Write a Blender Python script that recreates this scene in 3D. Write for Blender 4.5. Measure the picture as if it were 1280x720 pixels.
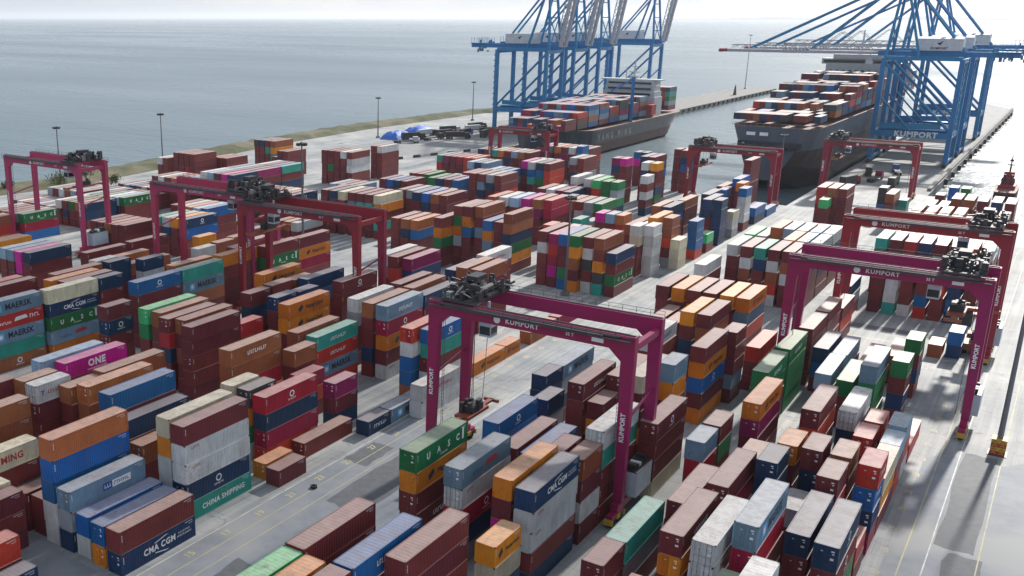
import bpy, math, random
from mathutils import Vector, Matrix
R = math.radians
sc = bpy.context.scene
for o in list(bpy.data.objects): bpy.data.objects.remove(o)
COL = sc.collection

# ---------------------------------------------------------------- camera, sky, sun, exposure
cam = bpy.data.cameras.new('camera'); co = bpy.data.objects.new('camera', cam); COL.objects.link(co)
co.location = (0, 0, 63.37)
co.rotation_euler = (math.pi/2 - 0.2938, 0, 0.6357)
cam.sensor_width = 36; cam.sensor_fit = 'HORIZONTAL'
cam.lens = 36*1231.4/1280
cam.shift_x = (640-434.04)/1280; cam.shift_y = (393.51-360)/1280
cam.clip_start = 1; cam.clip_end = 90000
sc.camera = co
SUN_EL, SUN_AZ = R(34), R(3)
w = bpy.data.worlds.new('World'); sc.world = w; w.use_nodes = True
nt = w.node_tree; bg = nt.nodes['Background']
sky = nt.nodes.new('ShaderNodeTexSky'); sky.sky_type = 'NISHITA'; sky.sun_disc = False
sky.sun_elevation = SUN_EL; sky.sun_rotation = SUN_AZ; sky.altitude = 60
sky.air_density = 1.0; sky.dust_density = 1.0; sky.ozone_density = 1.0
hsv = nt.nodes.new('ShaderNodeHueSaturation'); hsv.inputs['Saturation'].default_value = .75; nt.links.new(sky.outputs[0], hsv.inputs['Color'])
# thin high cloud veiling the sky: soft white bands
wtc = nt.nodes.new('ShaderNodeTexCoord'); wmp = nt.nodes.new('ShaderNodeMapping'); wmp.inputs['Scale'].default_value = (2,2,9); nt.links.new(wtc.outputs['Generated'], wmp.inputs[0])
wno = nt.nodes.new('ShaderNodeTexNoise'); wno.inputs['Scale'].default_value = 1.6; wno.inputs['Detail'].default_value = 7; nt.links.new(wmp.outputs[0], wno.inputs['Vector'])
wrp = nt.nodes.new('ShaderNodeMapRange'); wrp.inputs[1].default_value = .4; wrp.inputs[2].default_value = .65; wrp.inputs[3].default_value = .66; wrp.inputs[4].default_value = .92; nt.links.new(wno.outputs[0], wrp.inputs[0])
wmx = nt.nodes.new('ShaderNodeMix'); wmx.data_type = 'RGBA'; nt.links.new(wrp.outputs[0], wmx.inputs[0]); nt.links.new(hsv.outputs[0], wmx.inputs[6]); wmx.inputs[7].default_value = (3.0,3.3,3.8,1)
nt.links.new(wmx.outputs[2], bg.inputs[0]); bg.inputs[1].default_value = 0.13
sl = bpy.data.lights.new('sun', 'SUN'); sl.energy = 4.5; sl.angle = R(2); sl.color = (1.0, 0.95, 0.88)
so = bpy.data.objects.new('sun', sl); COL.objects.link(so)
sd = Vector((math.sin(SUN_AZ)*math.cos(SUN_EL), math.cos(SUN_AZ)*math.cos(SUN_EL), math.sin(SUN_EL)))
so.rotation_euler = (-sd).to_track_quat('-Z', 'Y').to_euler(); so.location = sd*300
vs = sc.view_settings; vs.view_transform = 'Standard'; vs.look = 'None'; vs.gamma = 1; vs.exposure = 0.62
vs.use_curve_mapping = False

# ---------------------------------------------------------------- helpers
class MB:
    def __init__(s): s.v = []; s.f = []; s.m = []
    def add(s, vs, fs, mi=0):
        b = len(s.v); s.v += [tuple(v) for v in vs]; s.f += [tuple(b+i for i in f) for f in fs]; s.m += [mi]*len(fs); return s
    def box(s, x0, x1, y0, y1, z0, z1, mi=0, skip=''):
        vs = [(x0,y0,z0),(x1,y0,z0),(x1,y1,z0),(x0,y1,z0),(x0,y0,z1),(x1,y0,z1),(x1,y1,z1),(x0,y1,z1)]
        fs = {'b':(3,2,1,0),'t':(4,5,6,7),'n':(0,1,5,4),'f':(2,3,7,6),'r':(1,2,6,5),'l':(3,0,4,7)}
        return s.add(vs, [f for k, f in fs.items() if k not in skip], mi)
    def bar(s, a, b, t, t2=None, mi=0, up=None):            # a square bar from a to b
        a = Vector(a); b = Vector(b); d = (b-a).normalized(); t2 = t2 or t
        u = Vector(up) if up else (Vector((0,0,1)) if abs(d.z) < .95 else Vector((0,1,0)))
        x = d.cross(u).normalized(); y = x.cross(d).normalized()
        vs = [p + x*sx*t/2 + y*sy*t2/2 for p in (a, b) for sx, sy in ((-1,-1),(1,-1),(1,1),(-1,1))]
        return s.add(vs, [(0,1,2,3),(7,6,5,4),(0,4,5,1),(1,5,6,2),(2,6,7,3),(3,7,4,0)], mi)
    def tube(s, a, b, r, r2=None, n=8, mi=0):
        a = Vector(a); b = Vector(b); d = (b-a).normalized(); r2 = r if r2 is None else r2
        u = Vector((0,0,1)) if abs(d.z) < .95 else Vector((0,1,0)); x = d.cross(u).normalized(); y = x.cross(d)
        vs = []
        for p, q in ((a, r), (b, r2)):
            for i in range(n):
                t = 2*math.pi*i/n; vs.append(p + x*math.cos(t)*q + y*math.sin(t)*q)
        return s.add(vs, [(i,(i+1)%n,n+(i+1)%n,n+i) for i in range(n)] + [tuple(range(n-1,-1,-1)), tuple(range(n,2*n))], mi)
    def prism(s, pts, z0, z1, mi=0, mit=None):
        n = len(pts); vs = [(x,y,z0) for x,y in pts]+[(x,y,z1) for x,y in pts]
        s.add(vs, [(i,(i+1)%n,n+(i+1)%n,n+i) for i in range(n)]+[tuple(range(n-1,-1,-1))], mi)
        return s.add(vs, [tuple(range(n,2*n))], mi if mit is None else mit)
    def quad(s, a, b, c, d, mi=0): return s.add([a,b,c,d], [(0,1,2,3)], mi)
    def mesh(s, name):
        me = bpy.data.meshes.new(name); me.from_pydata(s.v, [], s.f)
        me.polygons.foreach_set('material_index', s.m); me.update(); return me
    def build(s, name, mats, parent=None, loc=None):
        me = s.mesh(name)
        for m in (mats if isinstance(mats, (list, tuple)) else [mats]): me.materials.append(m)
        o = bpy.data.objects.new(name, me); COL.objects.link(o)
        if parent: o.parent = parent
        if loc: o.location = loc
        return o
def tag(o, label=None, cat=None, group=None, kind=None):
    for k, v in (('label',label),('category',cat),('group',group),('kind',kind)):
        if v: o[k] = v
    return o
def empty(name, loc, rz=0):
    o = bpy.data.objects.new(name, None); COL.objects.link(o); o.location = loc; o.rotation_euler = (0,0,rz); return o
def copy_tree(o, parent=None):
    c = o.copy(); COL.objects.link(c); c.parent = parent
    for ch in o.children: copy_tree(ch, c)
    return c
_tc = {}
def text_geo(txt, size, bold=0.0, spacing=1.0):             # flat lettering as (verts, faces), centred
    k = (txt, size, bold, spacing)
    if k in _tc: return _tc[k]
    cu = bpy.data.curves.new('t', 'FONT'); cu.body = txt; cu.size = size; cu.align_x = 'CENTER'; cu.align_y = 'CENTER'
    cu.offset = bold*size; cu.resolution_u = 2; cu.space_character = spacing
    o = bpy.data.objects.new('t', cu); COL.objects.link(o)
    bpy.context.view_layer.update()
    me = bpy.data.meshes.new_from_object(o.evaluated_get(bpy.context.evaluated_depsgraph_get()))
    g = ([tuple(v.co) for v in me.vertices], [tuple(p.vertices) for p in me.polygons])
    bpy.data.objects.remove(o); bpy.data.meshes.remove(me); bpy.data.curves.remove(cu)
    _tc[k] = g; return g
def put_text(mb, txt, size, origin, xdir, ydir, mi, bold=.02, spacing=1.0):
    v, f = text_geo(txt, size, bold, spacing); O = Vector(origin); X = Vector(xdir); Y = Vector(ydir)
    mb.add([O + X*p[0] + Y*p[1] for p in v], f, mi)

# ---------------------------------------------------------------- materials
def mat(name, col, rough=.6, metal=0, var=.12, dirt=.25, dirtcol=(.16,.13,.11), scale=.6, spec=.4, isl=False, corr=0, streak=0, bump=0, rust=0, rustcol=(.13,.055,.03)):
    m = bpy.data.materials.new(name); m.use_nodes = True; n = m.node_tree; N = n.nodes; Lk = n.links.new
    b = N['Principled BSDF']; b.inputs['Roughness'].default_value = rough; b.inputs['Metallic'].default_value = metal
    b.inputs['Specular IOR Level'].default_value = spec
    tc = N.new('ShaderNodeTexCoord'); geo = N.new('ShaderNodeNewGeometry')
    oi = N.new('ShaderNodeObjectInfo')
    rnd = geo.outputs['Random Per Island'] if isl else oi.outputs['Random']
    vec = geo.outputs['Position']
    mul = N.new('ShaderNodeMath'); mul.operation = 'MULTIPLY_ADD'; mul.inputs[1].default_value = 2*var; mul.inputs[2].default_value = 1-var; Lk(rnd, mul.inputs[0])
    hs = N.new('ShaderNodeHueSaturation'); hs.inputs['Color'].default_value = (*col, 1); 
    n5 = N.new('ShaderNodeTexNoise'); n5.inputs['Scale'].default_value = .3; n5.inputs['Detail'].default_value = 3; Lk(vec, n5.inputs['Vector'])   # fading in broad patches
    m5 = N.new('ShaderNodeMath'); m5.operation = 'MULTIPLY_ADD'; m5.inputs[1].default_value = 3.2*var; m5.inputs[2].default_value = 1-1.6*var; Lk(n5.outputs[0], m5.inputs[0])
    m6 = N.new('ShaderNodeMath'); m6.operation = 'MULTIPLY'; Lk(mul.outputs[0], m6.inputs[0]); Lk(m5.outputs[0], m6.inputs[1]); Lk(m6.outputs[0], hs.inputs['Value'])
    hm = N.new('ShaderNodeMath'); hm.operation = 'MULTIPLY_ADD'; hm.inputs[1].default_value = .02; hm.inputs[2].default_value = .49; Lk(rnd, hm.inputs[0]); Lk(hm.outputs[0], hs.inputs['Hue'])
    no = N.new('ShaderNodeTexNoise'); no.inputs['Scale'].default_value = scale; no.inputs['Detail'].default_value = 6; no.inputs['Roughness'].default_value = .65
    if streak:
        mp = N.new('ShaderNodeMapping'); mp.inputs['Scale'].default_value = (1, 1, streak); Lk(vec, mp.inputs[0]); Lk(mp.outputs[0], no.inputs['Vector'])
    else: Lk(vec, no.inputs['Vector'])
    rp = N.new('ShaderNodeValToRGB'); rp.color_ramp.elements[0].position = .42; rp.color_ramp.elements[1].position = .72
    rp.color_ramp.elements[0].color = (0,0,0,1); rp.color_ramp.elements[1].color = (dirt,dirt,dirt,1); Lk(no.outputs[0], rp.inputs[0])
    mx = N.new('ShaderNodeMix'); mx.data_type = 'RGBA'; Lk(rp.outputs[0], mx.inputs[0]); Lk(hs.outputs[0], mx.inputs[6]); mx.inputs[7].default_value = (*dirtcol, 1)
    outc = mx.outputs[2]
    if rust:                                                   # scuffs and rust spots with a shape of their own
        n3 = N.new('ShaderNodeTexNoise'); n3.inputs['Scale'].default_value = 2.3; n3.inputs['Detail'].default_value = 8; n3.inputs['Roughness'].default_value = .75; Lk(vec, n3.inputs['Vector'])
        n4 = N.new('ShaderNodeTexNoise'); n4.inputs['Scale'].default_value = .22; n4.inputs['Detail'].default_value = 2; Lk(vec, n4.inputs['Vector'])
        ad = N.new('ShaderNodeMath'); ad.operation = 'MULTIPLY_ADD'; ad.inputs[1].default_value = .55; Lk(n4.outputs[0], ad.inputs[0]); Lk(n3.outputs[0], ad.inputs[2])
        r3 = N.new('ShaderNodeMapRange'); r3.inputs[1].default_value = .9; r3.inputs[2].default_value = .98; r3.inputs[4].default_value = rust; Lk(ad.outputs[0], r3.inputs[0])
        m3 = N.new('ShaderNodeMix'); m3.data_type = 'RGBA'; Lk(r3.outputs[0], m3.inputs[0]); Lk(outc, m3.inputs[6]); m3.inputs[7].default_value = (*rustcol, 1); outc = m3.outputs[2]
    Lk(outc, b.inputs['Base Color'])
    rr = N.new('ShaderNodeMath'); rr.operation = 'MULTIPLY_ADD'; rr.inputs[1].default_value = .25; rr.inputs[2].default_value = rough-.12; Lk(no.outputs[0], rr.inputs[0]); Lk(rr.outputs[0], b.inputs['Roughness'])
    if corr:
        wv = N.new('ShaderNodeTexWave'); wv.wave_type = 'BANDS'; wv.bands_direction = 'Y'; wv.inputs['Scale'].default_value = 1.12; Lk(vec, wv.inputs['Vector'])
        bp = N.new('ShaderNodeBump'); bp.inputs['Strength'].default_value = corr; bp.inputs['Distance'].default_value = .03; Lk(wv.outputs['Fac'], bp.inputs['Height']); Lk(bp.outputs[0], b.inputs['Normal'])
    if bump:
        bp = N.new('ShaderNodeBump'); bp.inputs['Strength'].default_value = bump; bp.inputs['Distance'].default_value = .1; Lk(no.outputs[0], bp.inputs['Height']); Lk(bp.outputs[0], b.inputs['Normal'])
    return m
PAINT = dict(M=(.16,.026,.032),B=(.27,.08,.035),A=(.44,.13,.045),R=(.45,.026,.022),C=(.32,.008,.045),W=(.52,.545,.55),I=(.56,.51,.36),G=(.28,.33,.37),
    S=(.14,.24,.33),L=(.27,.43,.59),U=(.006,.115,.34),N=(.007,.04,.11),T=(.025,.31,.25),V=(.01,.17,.055),E=(.05,.46,.16),O=(.62,.2,.012),P=(.52,.004,.26),K=(.23,.008,.09),D=(.045,.05,.055),Y=(.5,.38,.1))
PM, RM, PMS, RMS = {}, {}, {}, {}
for k, cdef in PAINT.items():
    dc = (.30,.27,.24) if k in 'WIGLY' else tuple(.6*q+.4*e for q, e in zip(cdef, (.12,.07,.05)))
    pm = dict(rough=.5, var=.22, dirt=.5, scale=1.1, streak=.3, dirtcol=dc, spec=.3, rust=.3 if k in 'WIGLY' else .7)
    rcol = tuple(a*.55+b*.45 for a, b in zip(cdef, (.5,.42,.37)))  # roof paint paled by dust, with the sun's glare mixed into the colour
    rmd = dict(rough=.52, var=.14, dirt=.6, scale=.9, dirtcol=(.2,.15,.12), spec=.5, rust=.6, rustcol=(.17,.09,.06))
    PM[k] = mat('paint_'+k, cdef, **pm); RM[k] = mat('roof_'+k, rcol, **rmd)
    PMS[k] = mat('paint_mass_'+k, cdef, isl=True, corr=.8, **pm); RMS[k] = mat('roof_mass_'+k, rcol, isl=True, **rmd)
STEEL = mat('galvanised_steel', (.3,.31,.32), .45, .6)
DARK = mat('dark_machinery', (.035,.037,.042), .5, .2, dirt=.5, dirtcol=(.12,.1,.09))
WHITE = mat('white_lettering', (.75,.76,.76), .6, dirt=.1)
REDL = mat('red_lettering', (.4,.03,.04), .6, dirt=.1)
BLACKL = mat('dark_lettering', (.02,.025,.04), .6, dirt=.1)
BLUEL = mat('blue_lettering', (.03,.09,.3), .6, dirt=.1)
LBLUE = mat('light_blue_lettering', (.12,.42,.65), .6, dirt=.1)
YEL = mat('yellow_paint', (.5,.33,.03), .55, dirt=.5)
RUBBER = mat('rubber', (.02,.02,.021), .8)
GLASSD = mat('dark_glass', (.02,.03,.04), .08, spec=.6, dirt=0)
MARK = {}

# ---------------------------------------------------------------- the setting
def simple_noise_mat(name, c1, c2, scale, rough=.8, bump=.2, detail=8, c3=None, s3=.02):
    m = bpy.data.materials.new(name); m.use_nodes = True; n = m.node_tree; N = n.nodes; L = n.links.new; b = N['Principled BSDF']
    g = N.new('ShaderNodeNewGeometry'); no = N.new('ShaderNodeTexNoise'); no.inputs['Scale'].default_value = scale; no.inputs['Detail'].default_value = detail; no.inputs['Roughness'].default_value = .7
    L(g.outputs['Position'], no.inputs['Vector'])
    r = N.new('ShaderNodeValToRGB'); r.color_ramp.elements[0].position = .3; r.color_ramp.elements[1].position = .7
    r.color_ramp.elements[0].color = (*c1,1); r.color_ramp.elements[1].color = (*c2,1); L(no.outputs[0], r.inputs[0])
    out = r.outputs[0]
    if c3:
        n2 = N.new('ShaderNodeTexNoise'); n2.inputs['Scale'].default_value = s3; n2.inputs['Detail'].default_value = 4; L(g.outputs['Position'], n2.inputs['Vector'])
        r2 = N.new('ShaderNodeValToRGB'); r2.color_ramp.elements[0].position = .48; r2.color_ramp.elements[1].position = .56; L(n2.outputs[0], r2.inputs[0])
        mx = N.new('ShaderNodeMix'); mx.data_type = 'RGBA'; L(r2.outputs[0], mx.inputs[0]); L(out, mx.inputs[6]); mx.inputs[7].default_value = (*c3,1); out = mx.outputs[2]
    L(out, b.inputs['Base Color']); b.inputs['Roughness'].default_value = rough; b.inputs['Specular IOR Level'].default_value = .35
    bp = N.new('ShaderNodeBump'); bp.inputs['Strength'].default_value = bump; bp.inputs['Distance'].default_value = .05; L(no.outputs[0], bp.inputs['Height']); L(bp.outputs[0], b.inputs['Normal'])
    return m
# paved yard: concrete slabs with joints, tyre-darkened lanes and stains
yard_m = bpy.data.materials.new('yard_paving'); yard_m.use_nodes = True
def yard_nodes():
    n = yard_m.node_tree; N = n.nodes; L = n.links.new; b = N['Principled BSDF']
    g = N.new('ShaderNodeNewGeometry')
    br = N.new('ShaderNodeTexBrick'); br.inputs['Scale'].default_value = .2; br.inputs['Mortar Size'].default_value = .006; br.inputs['Brick Width'].default_value = 1.2; br.inputs['Row Height'].default_value = 1.0
    br.inputs['Color1'].default_value = (.40,.40,.39,1); br.inputs['Color2'].default_value = (.345,.35,.345,1); br.inputs['Mortar'].default_value = (.2,.205,.21,1); L(g.outputs['Position'], br.inputs['Vector'])
    n1 = N.new('ShaderNodeTexNoise'); n1.inputs['Scale'].default_value = .06; n1.inputs['Detail'].default_value = 8; n1.inputs['Roughness'].default_value = .62
    L(g.outputs['Position'], n1.inputs['Vector'])
    r1 = N.new('ShaderNodeValToRGB'); r1.color_ramp.elements[0].position = .35; r1.color_ramp.elements[0].color = (.62,.66,.7,1); r1.color_ramp.elements[1].position = .68; r1.color_ramp.elements[1].color = (1.12,1.1,1.06,1); L(n1.outputs[0], r1.inputs[0])
    mp = N.new('ShaderNodeMapping'); mp.inputs['Scale'].default_value = (.9,.03,1); L(g.outputs['Position'], mp.inputs[0])
    n2 = N.new('ShaderNodeTexNoise'); n2.inputs['Scale'].default_value = 1.0; n2.inputs['Detail'].default_value = 5; L(mp.outputs[0], n2.inputs['Vector'])
    r2 = N.new('ShaderNodeValToRGB'); r2.color_ramp.elements[0].position = .36; r2.color_ramp.elements[0].color = (.55,.57,.6,1); r2.color_ramp.elements[1].position = .7; r2.color_ramp.elements[1].color = (1.05,1.05,1.05,1); L(n2.outputs[0], r2.inputs[0])
    m1 = N.new('ShaderNodeMix'); m1.data_type = 'RGBA'; m1.blend_type = 'MULTIPLY'; m1.inputs[0].default_value = 1; L(br.outputs[0], m1.inputs[6]); L(r1.outputs[0], m1.inputs[7])
    m2 = N.new('ShaderNodeMix'); m2.data_type = 'RGBA'; m2.blend_type = 'MULTIPLY'; m2.inputs[0].default_value = .8; L(m1.outputs[2], m2.inputs[6]); L(r2.outputs[0], m2.inputs[7])
    vo = N.new('ShaderNodeTexNoise'); vo.inputs['Scale'].default_value = .35; vo.inputs['Detail'].default_value = 6; L(g.outputs['Position'], vo.inputs['Vector'])
    r3 = N.new('ShaderNodeValToRGB'); r3.color_ramp.elements[0].position = .64; r3.color_ramp.elements[0].color = (0,0,0,1); r3.color_ramp.elements[1].position = .74; r3.color_ramp.elements[1].color = (.6,.6,.6,1); L(vo.outputs[0], r3.inputs[0])
    m3 = N.new('ShaderNodeMix'); m3.data_type = 'RGBA'; L(r3.outputs[0], m3.inputs[0]); L(m2.outputs[2], m3.inputs[6]); m3.inputs[7].default_value = (.1,.1,.105,1)
    vc = N.new('ShaderNodeTexVoronoi'); vc.feature = 'DISTANCE_TO_EDGE'; vc.inputs['Scale'].default_value = .09
    nw = N.new('ShaderNodeTexNoise'); nw.inputs['Scale'].default_value = .5; nw.inputs['Detail'].default_value = 5; L(g.outputs['Position'], nw.inputs['Vector'])
    va = N.new('ShaderNodeVectorMath'); va.operation = 'MULTIPLY_ADD'; va.inputs[1].default_value = (5,5,0); L(nw.outputs['Color'], va.inputs[0]); L(g.outputs['Position'], va.inputs[2]); L(va.outputs[0], vc.inputs['Vector'])
    rv = N.new('ShaderNodeMapRange'); rv.inputs[1].default_value = .0; rv.inputs[2].default_value = .012; rv.inputs[3].default_value = .55; rv.inputs[4].default_value = 0; L(vc.outputs['Distance'], rv.inputs[0])
    m4 = N.new('ShaderNodeMix'); m4.data_type = 'RGBA'; L(rv.outputs[0], m4.inputs[0]); L(m3.outputs[2], m4.inputs[6]); m4.inputs[7].default_value = (.08,.082,.085,1)
    L(m4.outputs[2], b.inputs['Base Color'])
    b.inputs['Roughness'].default_value = .72; b.inputs['Specular IOR Level'].default_value = .4
    bp = N.new('ShaderNodeBump'); bp.inputs['Strength'].default_value = .15; bp.inputs['Distance'].default_value = .05; L(vo.outputs[0], bp.inputs['Height']); L(bp.outputs[0], b.inputs['Normal'])
yard_nodes()
quay_m = simple_noise_mat('quay_concrete', (.1,.1,.1), (.24,.235,.22), .3, .85)
pave_m = simple_noise_mat('quay_apron_concrete', (.15,.155,.16), (.25,.25,.245), .15, .8)
grass_m = simple_noise_mat('rough_grass', (.035,.045,.02), (.08,.085,.042), .25, .95, .6, c3=(.12,.11,.07), s3=.03)
patch_m = simple_noise_mat('asphalt_patch', (.085,.092,.1), (.135,.142,.152), .8, .75)
rock_m = simple_noise_mat('rock_armour', (.1,.095,.085), (.26,.24,.2), .5, .95, 1.0)
line_m = mat('yellow_line_paint', (.38,.34,.17), .7, dirt=.95, dirtcol=(.27,.27,.26), scale=.5)
wline_m = mat('white_line_paint', (.5,.5,.48), .7, dirt=.9, dirtcol=(.27,.27,.26), scale=.5)

yard = [(-318,-120),(-318,214),(-313,247),(-319,295),(-334,392),(-338,475),(-332,610),(-300,640),(-268,700),(-264,985),(-234,985),(-233,394),(-120,374),(-79,366),(-79,905),(-70,925),(-46,880),(-42,858),(-42,418),(70,418),(110,300),(110,-120)]
yo = MB().prism(yard, -6, 0, 1, 0).build('yard_ground', [yard_m, quay_m]); tag(yo, kind='structure')
# berm along the shore with rough grass and rock armour at the water
prof = [(0,.05),(-4,1.6),(-11,2.1),(-18,1.3),(-25,-4.5)]
shore = [(-318,-120),(-318,150),(-318,214),(-313,247),(-319,295),(-334,392),(-338,475),(-332,610),(-318,640)]
mb = MB(); rg = random.Random(3)
samp = []
for i in range(len(shore)-1):
    a, b = shore[i], shore[i+1]; n = max(2, int(math.dist(a,b)/6))
    samp += [(a[0]+(b[0]-a[0])*t/n, a[1]+(b[1]-a[1])*t/n) for t in range(n)]
samp.append(shore[-1])
for (x, y) in samp:
    for j, (dx, z) in enumerate(prof): mb.v.append((x+dx+8*(j>0)*0+rg.uniform(-.8,.8)*(j>0), y, z+rg.uniform(-.35,.35)*(0<j<4)))
P = len(prof)
for i in range(len(samp)-1):
    for j in range(P-1):
        mb.f.append((i*P+j, (i+1)*P+j, (i+1)*P+j+1, i*P+j+1)); mb.m.append(1 if j == 3 else 0)
tag(mb.build('shore_terrain', [grass_m, rock_m]), kind='structure')
# quay aprons, 4 mm over the yard
def sheet(name, pts, z, m, kind='structure'):
    return tag(MB().add([(x,y,z) for x,y in pts], [tuple(range(len(pts)))]).build(name, m), kind=kind)
sheet('left_quay_road', [(-300,396),(-234.2,396),(-234.2,640),(-298,638)], .004, pave_m)
sheet('breakwater_path', [(-266,690),(-234.2,690),(-234.2,984.8),(-263.8,984.8),(-267.6,701)], .004, quay_m)
sheet('right_quay_road', [(-78.8,420),(-42.2,420),(-42.2,858),(-69.8,924),(-78.8,904)], .004, pave_m)
# the lanes: painted lines and lane numbers
mb = MB(); 
def strip(x, y0, y1, wd=.16, z=.006, mi=0): mb.quad((x-wd/2,y0,z),(x+wd/2,y0,z),(x+wd/2,y1,z),(x-wd/2,y1,z),mi)
for x, a, b, mi in ((-81.0,30,160,1),(-78.1,20,150,0),(-75.6,20,150,0),(-8.8,60,330,0),(-6.4,60,330,1),(-1.2,90,330,0),(-71.5,130,200,1)): strip(x,a,b,.15,.006,mi)
for k in range(26):                                           # bay numbers painted in the lanes
    y = 62+6.53*k
    put_text(mb, str(11+2*k), 1.5, (-79.5,y,.006), (0,1,0), (-1,0,0), 0, .03)
    put_text(mb, str(11+2*k), 1.3, (-10.8,y+52,.006), (0,1,0), (-1,0,0), 0, .03)
for y in (205,212.5,219,225.5):
    mb.quad((-36,y,.006),(-9,y,.006),(-9,y+.2,.006),(-36,y+.2,.006),1)
tag(mb.build('lane_markings', [line_m, wline_m]), kind='structure')
asph_m = simple_noise_mat('shade_toned_asphalt', (.165,.182,.205), (.25,.265,.285), .22, .75, c3=(.28,.285,.285), s3=.035)  # grey asphalt, toned darker to put the near lanes' cloud shade into it
def ragged(x0, x1, y0, y1, z, name, m, seed):                 # a laid strip with uneven ends
    r = random.Random(seed); n = 14; pts = [(x0+(x1-x0)*i/n, y0+r.uniform(-.4,.4)) for i in range(n+1)]+[(x1-(x1-x0)*i/n, y1+r.choice((-3.5,-.2,.3,3.0))) for i in range(n+1)]
    sheet(name, pts, z, m)
ragged(-80.9,-62.6,15,128,.002,'shade_toned_asphalt_road',asph_m,1)
ragged(-10.6,24,60,164,.002,'shade_toned_asphalt_road',asph_m,2)
ragged(-150,-83,20,66,.002,'shade_toned_asphalt_road',asph_m,3)
pt = MB(); rp = random.Random(8)
for x0, x1, y0, y1 in ((-6.0,-1.6,132,166),(-4.6,-.6,112,131),(-74.8,-68.5,96,118),(-80.6,-76.5,108,116),(-34,-12.8,226,229.3),(-74,-63,70,78)):
    pts = []
    for i in range(28):
        t = i/28*4; e = int(t); u = t-e
        x, y = [(x0+(x1-x0)*u,y0),(x1,y0+(y1-y0)*u),(x1-(x1-x0)*u,y1),(x0,y1-(y1-y0)*u)][e]
        pts.append((x+rp.uniform(-.25,.25), y+rp.uniform(-.3,.3), .0042))
    pt.add(pts, [tuple(range(28))])
tag(pt.build('asphalt_road_patches', patch_m), kind='structure')
# the sea, waves as bump, one sheet to the horizon
sea_m = bpy.data.materials.new('sea_water'); sea_m.use_nodes = True
def sea_nodes():
    n = sea_m.node_tree; N = n.nodes; L = n.links.new; b = N['Principled BSDF']
    b.inputs['Base Color'].default_value = (.08,.12,.14,1); b.inputs['Roughness'].default_value = .22; b.inputs['IOR'].default_value = 1.333
    g = N.new('ShaderNodeNewGeometry')
    prev = None
    for sx, sy, sc_, st, di in ((.02,.04,1,.16,6.0),(.1,.2,1,.45,1.6),(.45,.7,1,.5,.6)):
        mp = N.new('ShaderNodeMapping'); mp.inputs['Scale'].default_value = (sx,sy,1); mp.inputs['Rotation'].default_value = (0,0,.5); L(g.outputs['Position'], mp.inputs[0])
        no = N.new('ShaderNodeTexNoise'); no.inputs['Scale'].default_value = 1; no.inputs['Detail'].default_value = 5; L(mp.outputs[0], no.inputs['Vector'])
        bp = N.new('ShaderNodeBump'); bp.inputs['Strength'].default_value = st; bp.inputs['Distance'].default_value = di; L(no.outputs[0], bp.inputs['Height'])
        if prev: L(prev, bp.inputs['Normal'])
        prev = bp.outputs[0]
    L(prev, b.inputs['Normal'])
    # wind slicks: broad bands of smoother and rougher water
    mp = N.new('ShaderNodeMapping'); mp.inputs['Scale'].default_value = (.0011,.0045,1); mp.inputs['Rotation'].default_value = (0,0,-.5); L(g.outputs['Position'], mp.inputs[0])
    no = N.new('ShaderNodeTexNoise'); no.inputs['Scale'].default_value = 1; no.inputs['Detail'].default_value = 6; L(mp.outputs[0], no.inputs['Vector'])
    r = N.new('ShaderNodeMapRange'); r.inputs[1].default_value = .35; r.inputs[2].default_value = .65; r.inputs[3].default_value = .22; r.inputs[4].default_value = .34; L(no.outputs[0], r.inputs[0]); L(r.outputs[0], b.inputs['Roughness'])
sea_nodes()
mb = MB(); n = 96; mb.v = [(0,400,-3.4)]
rings = [300,1000,3000,8000,20000,42000]
for r_ in rings: mb.v += [(r_*math.cos(2*math.pi*i/n), 400+r_*math.sin(2*math.pi*i/n), -3.4) for i in range(n)]
for i in range(n): mb.f.append((0,1+i,1+(i+1)%n))
for k in range(len(rings)-1):
    for i in range(n): a = 1+k*n; mb.f.append((a+i,a+n+i,a+n+(i+1)%n,a+(i+1)%n))
mb.m = [0]*len(mb.f)
tag(mb.build('sea_water', sea_m), kind='structure')
# a low far coast on the horizon to the right
mb = MB(); rg = random.Random(11); nx = 80
for i in range(nx+1):
    t = i/nx; x = -9500+t*11000; y = 23000-1200*math.sin(t*2.1); hgt = 60*(math.sin(math.pi*t)**.6)*(.7+.3*math.sin(t*23)+.3*rg.random())
    mb.v += [(x,y,-4),(x,y+400,hgt),(x,y+2500,-4)]
for i in range(nx):
    for j in (0,1): mb.f.append((i*3+j,(i+1)*3+j,(i+1)*3+j+1,i*3+j+1)); mb.m.append(0)
tag(mb.build('far_hills', simple_noise_mat('far_hill_ground',(.06,.08,.05),(.12,.12,.09),.002,.95)), kind='structure')

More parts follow.
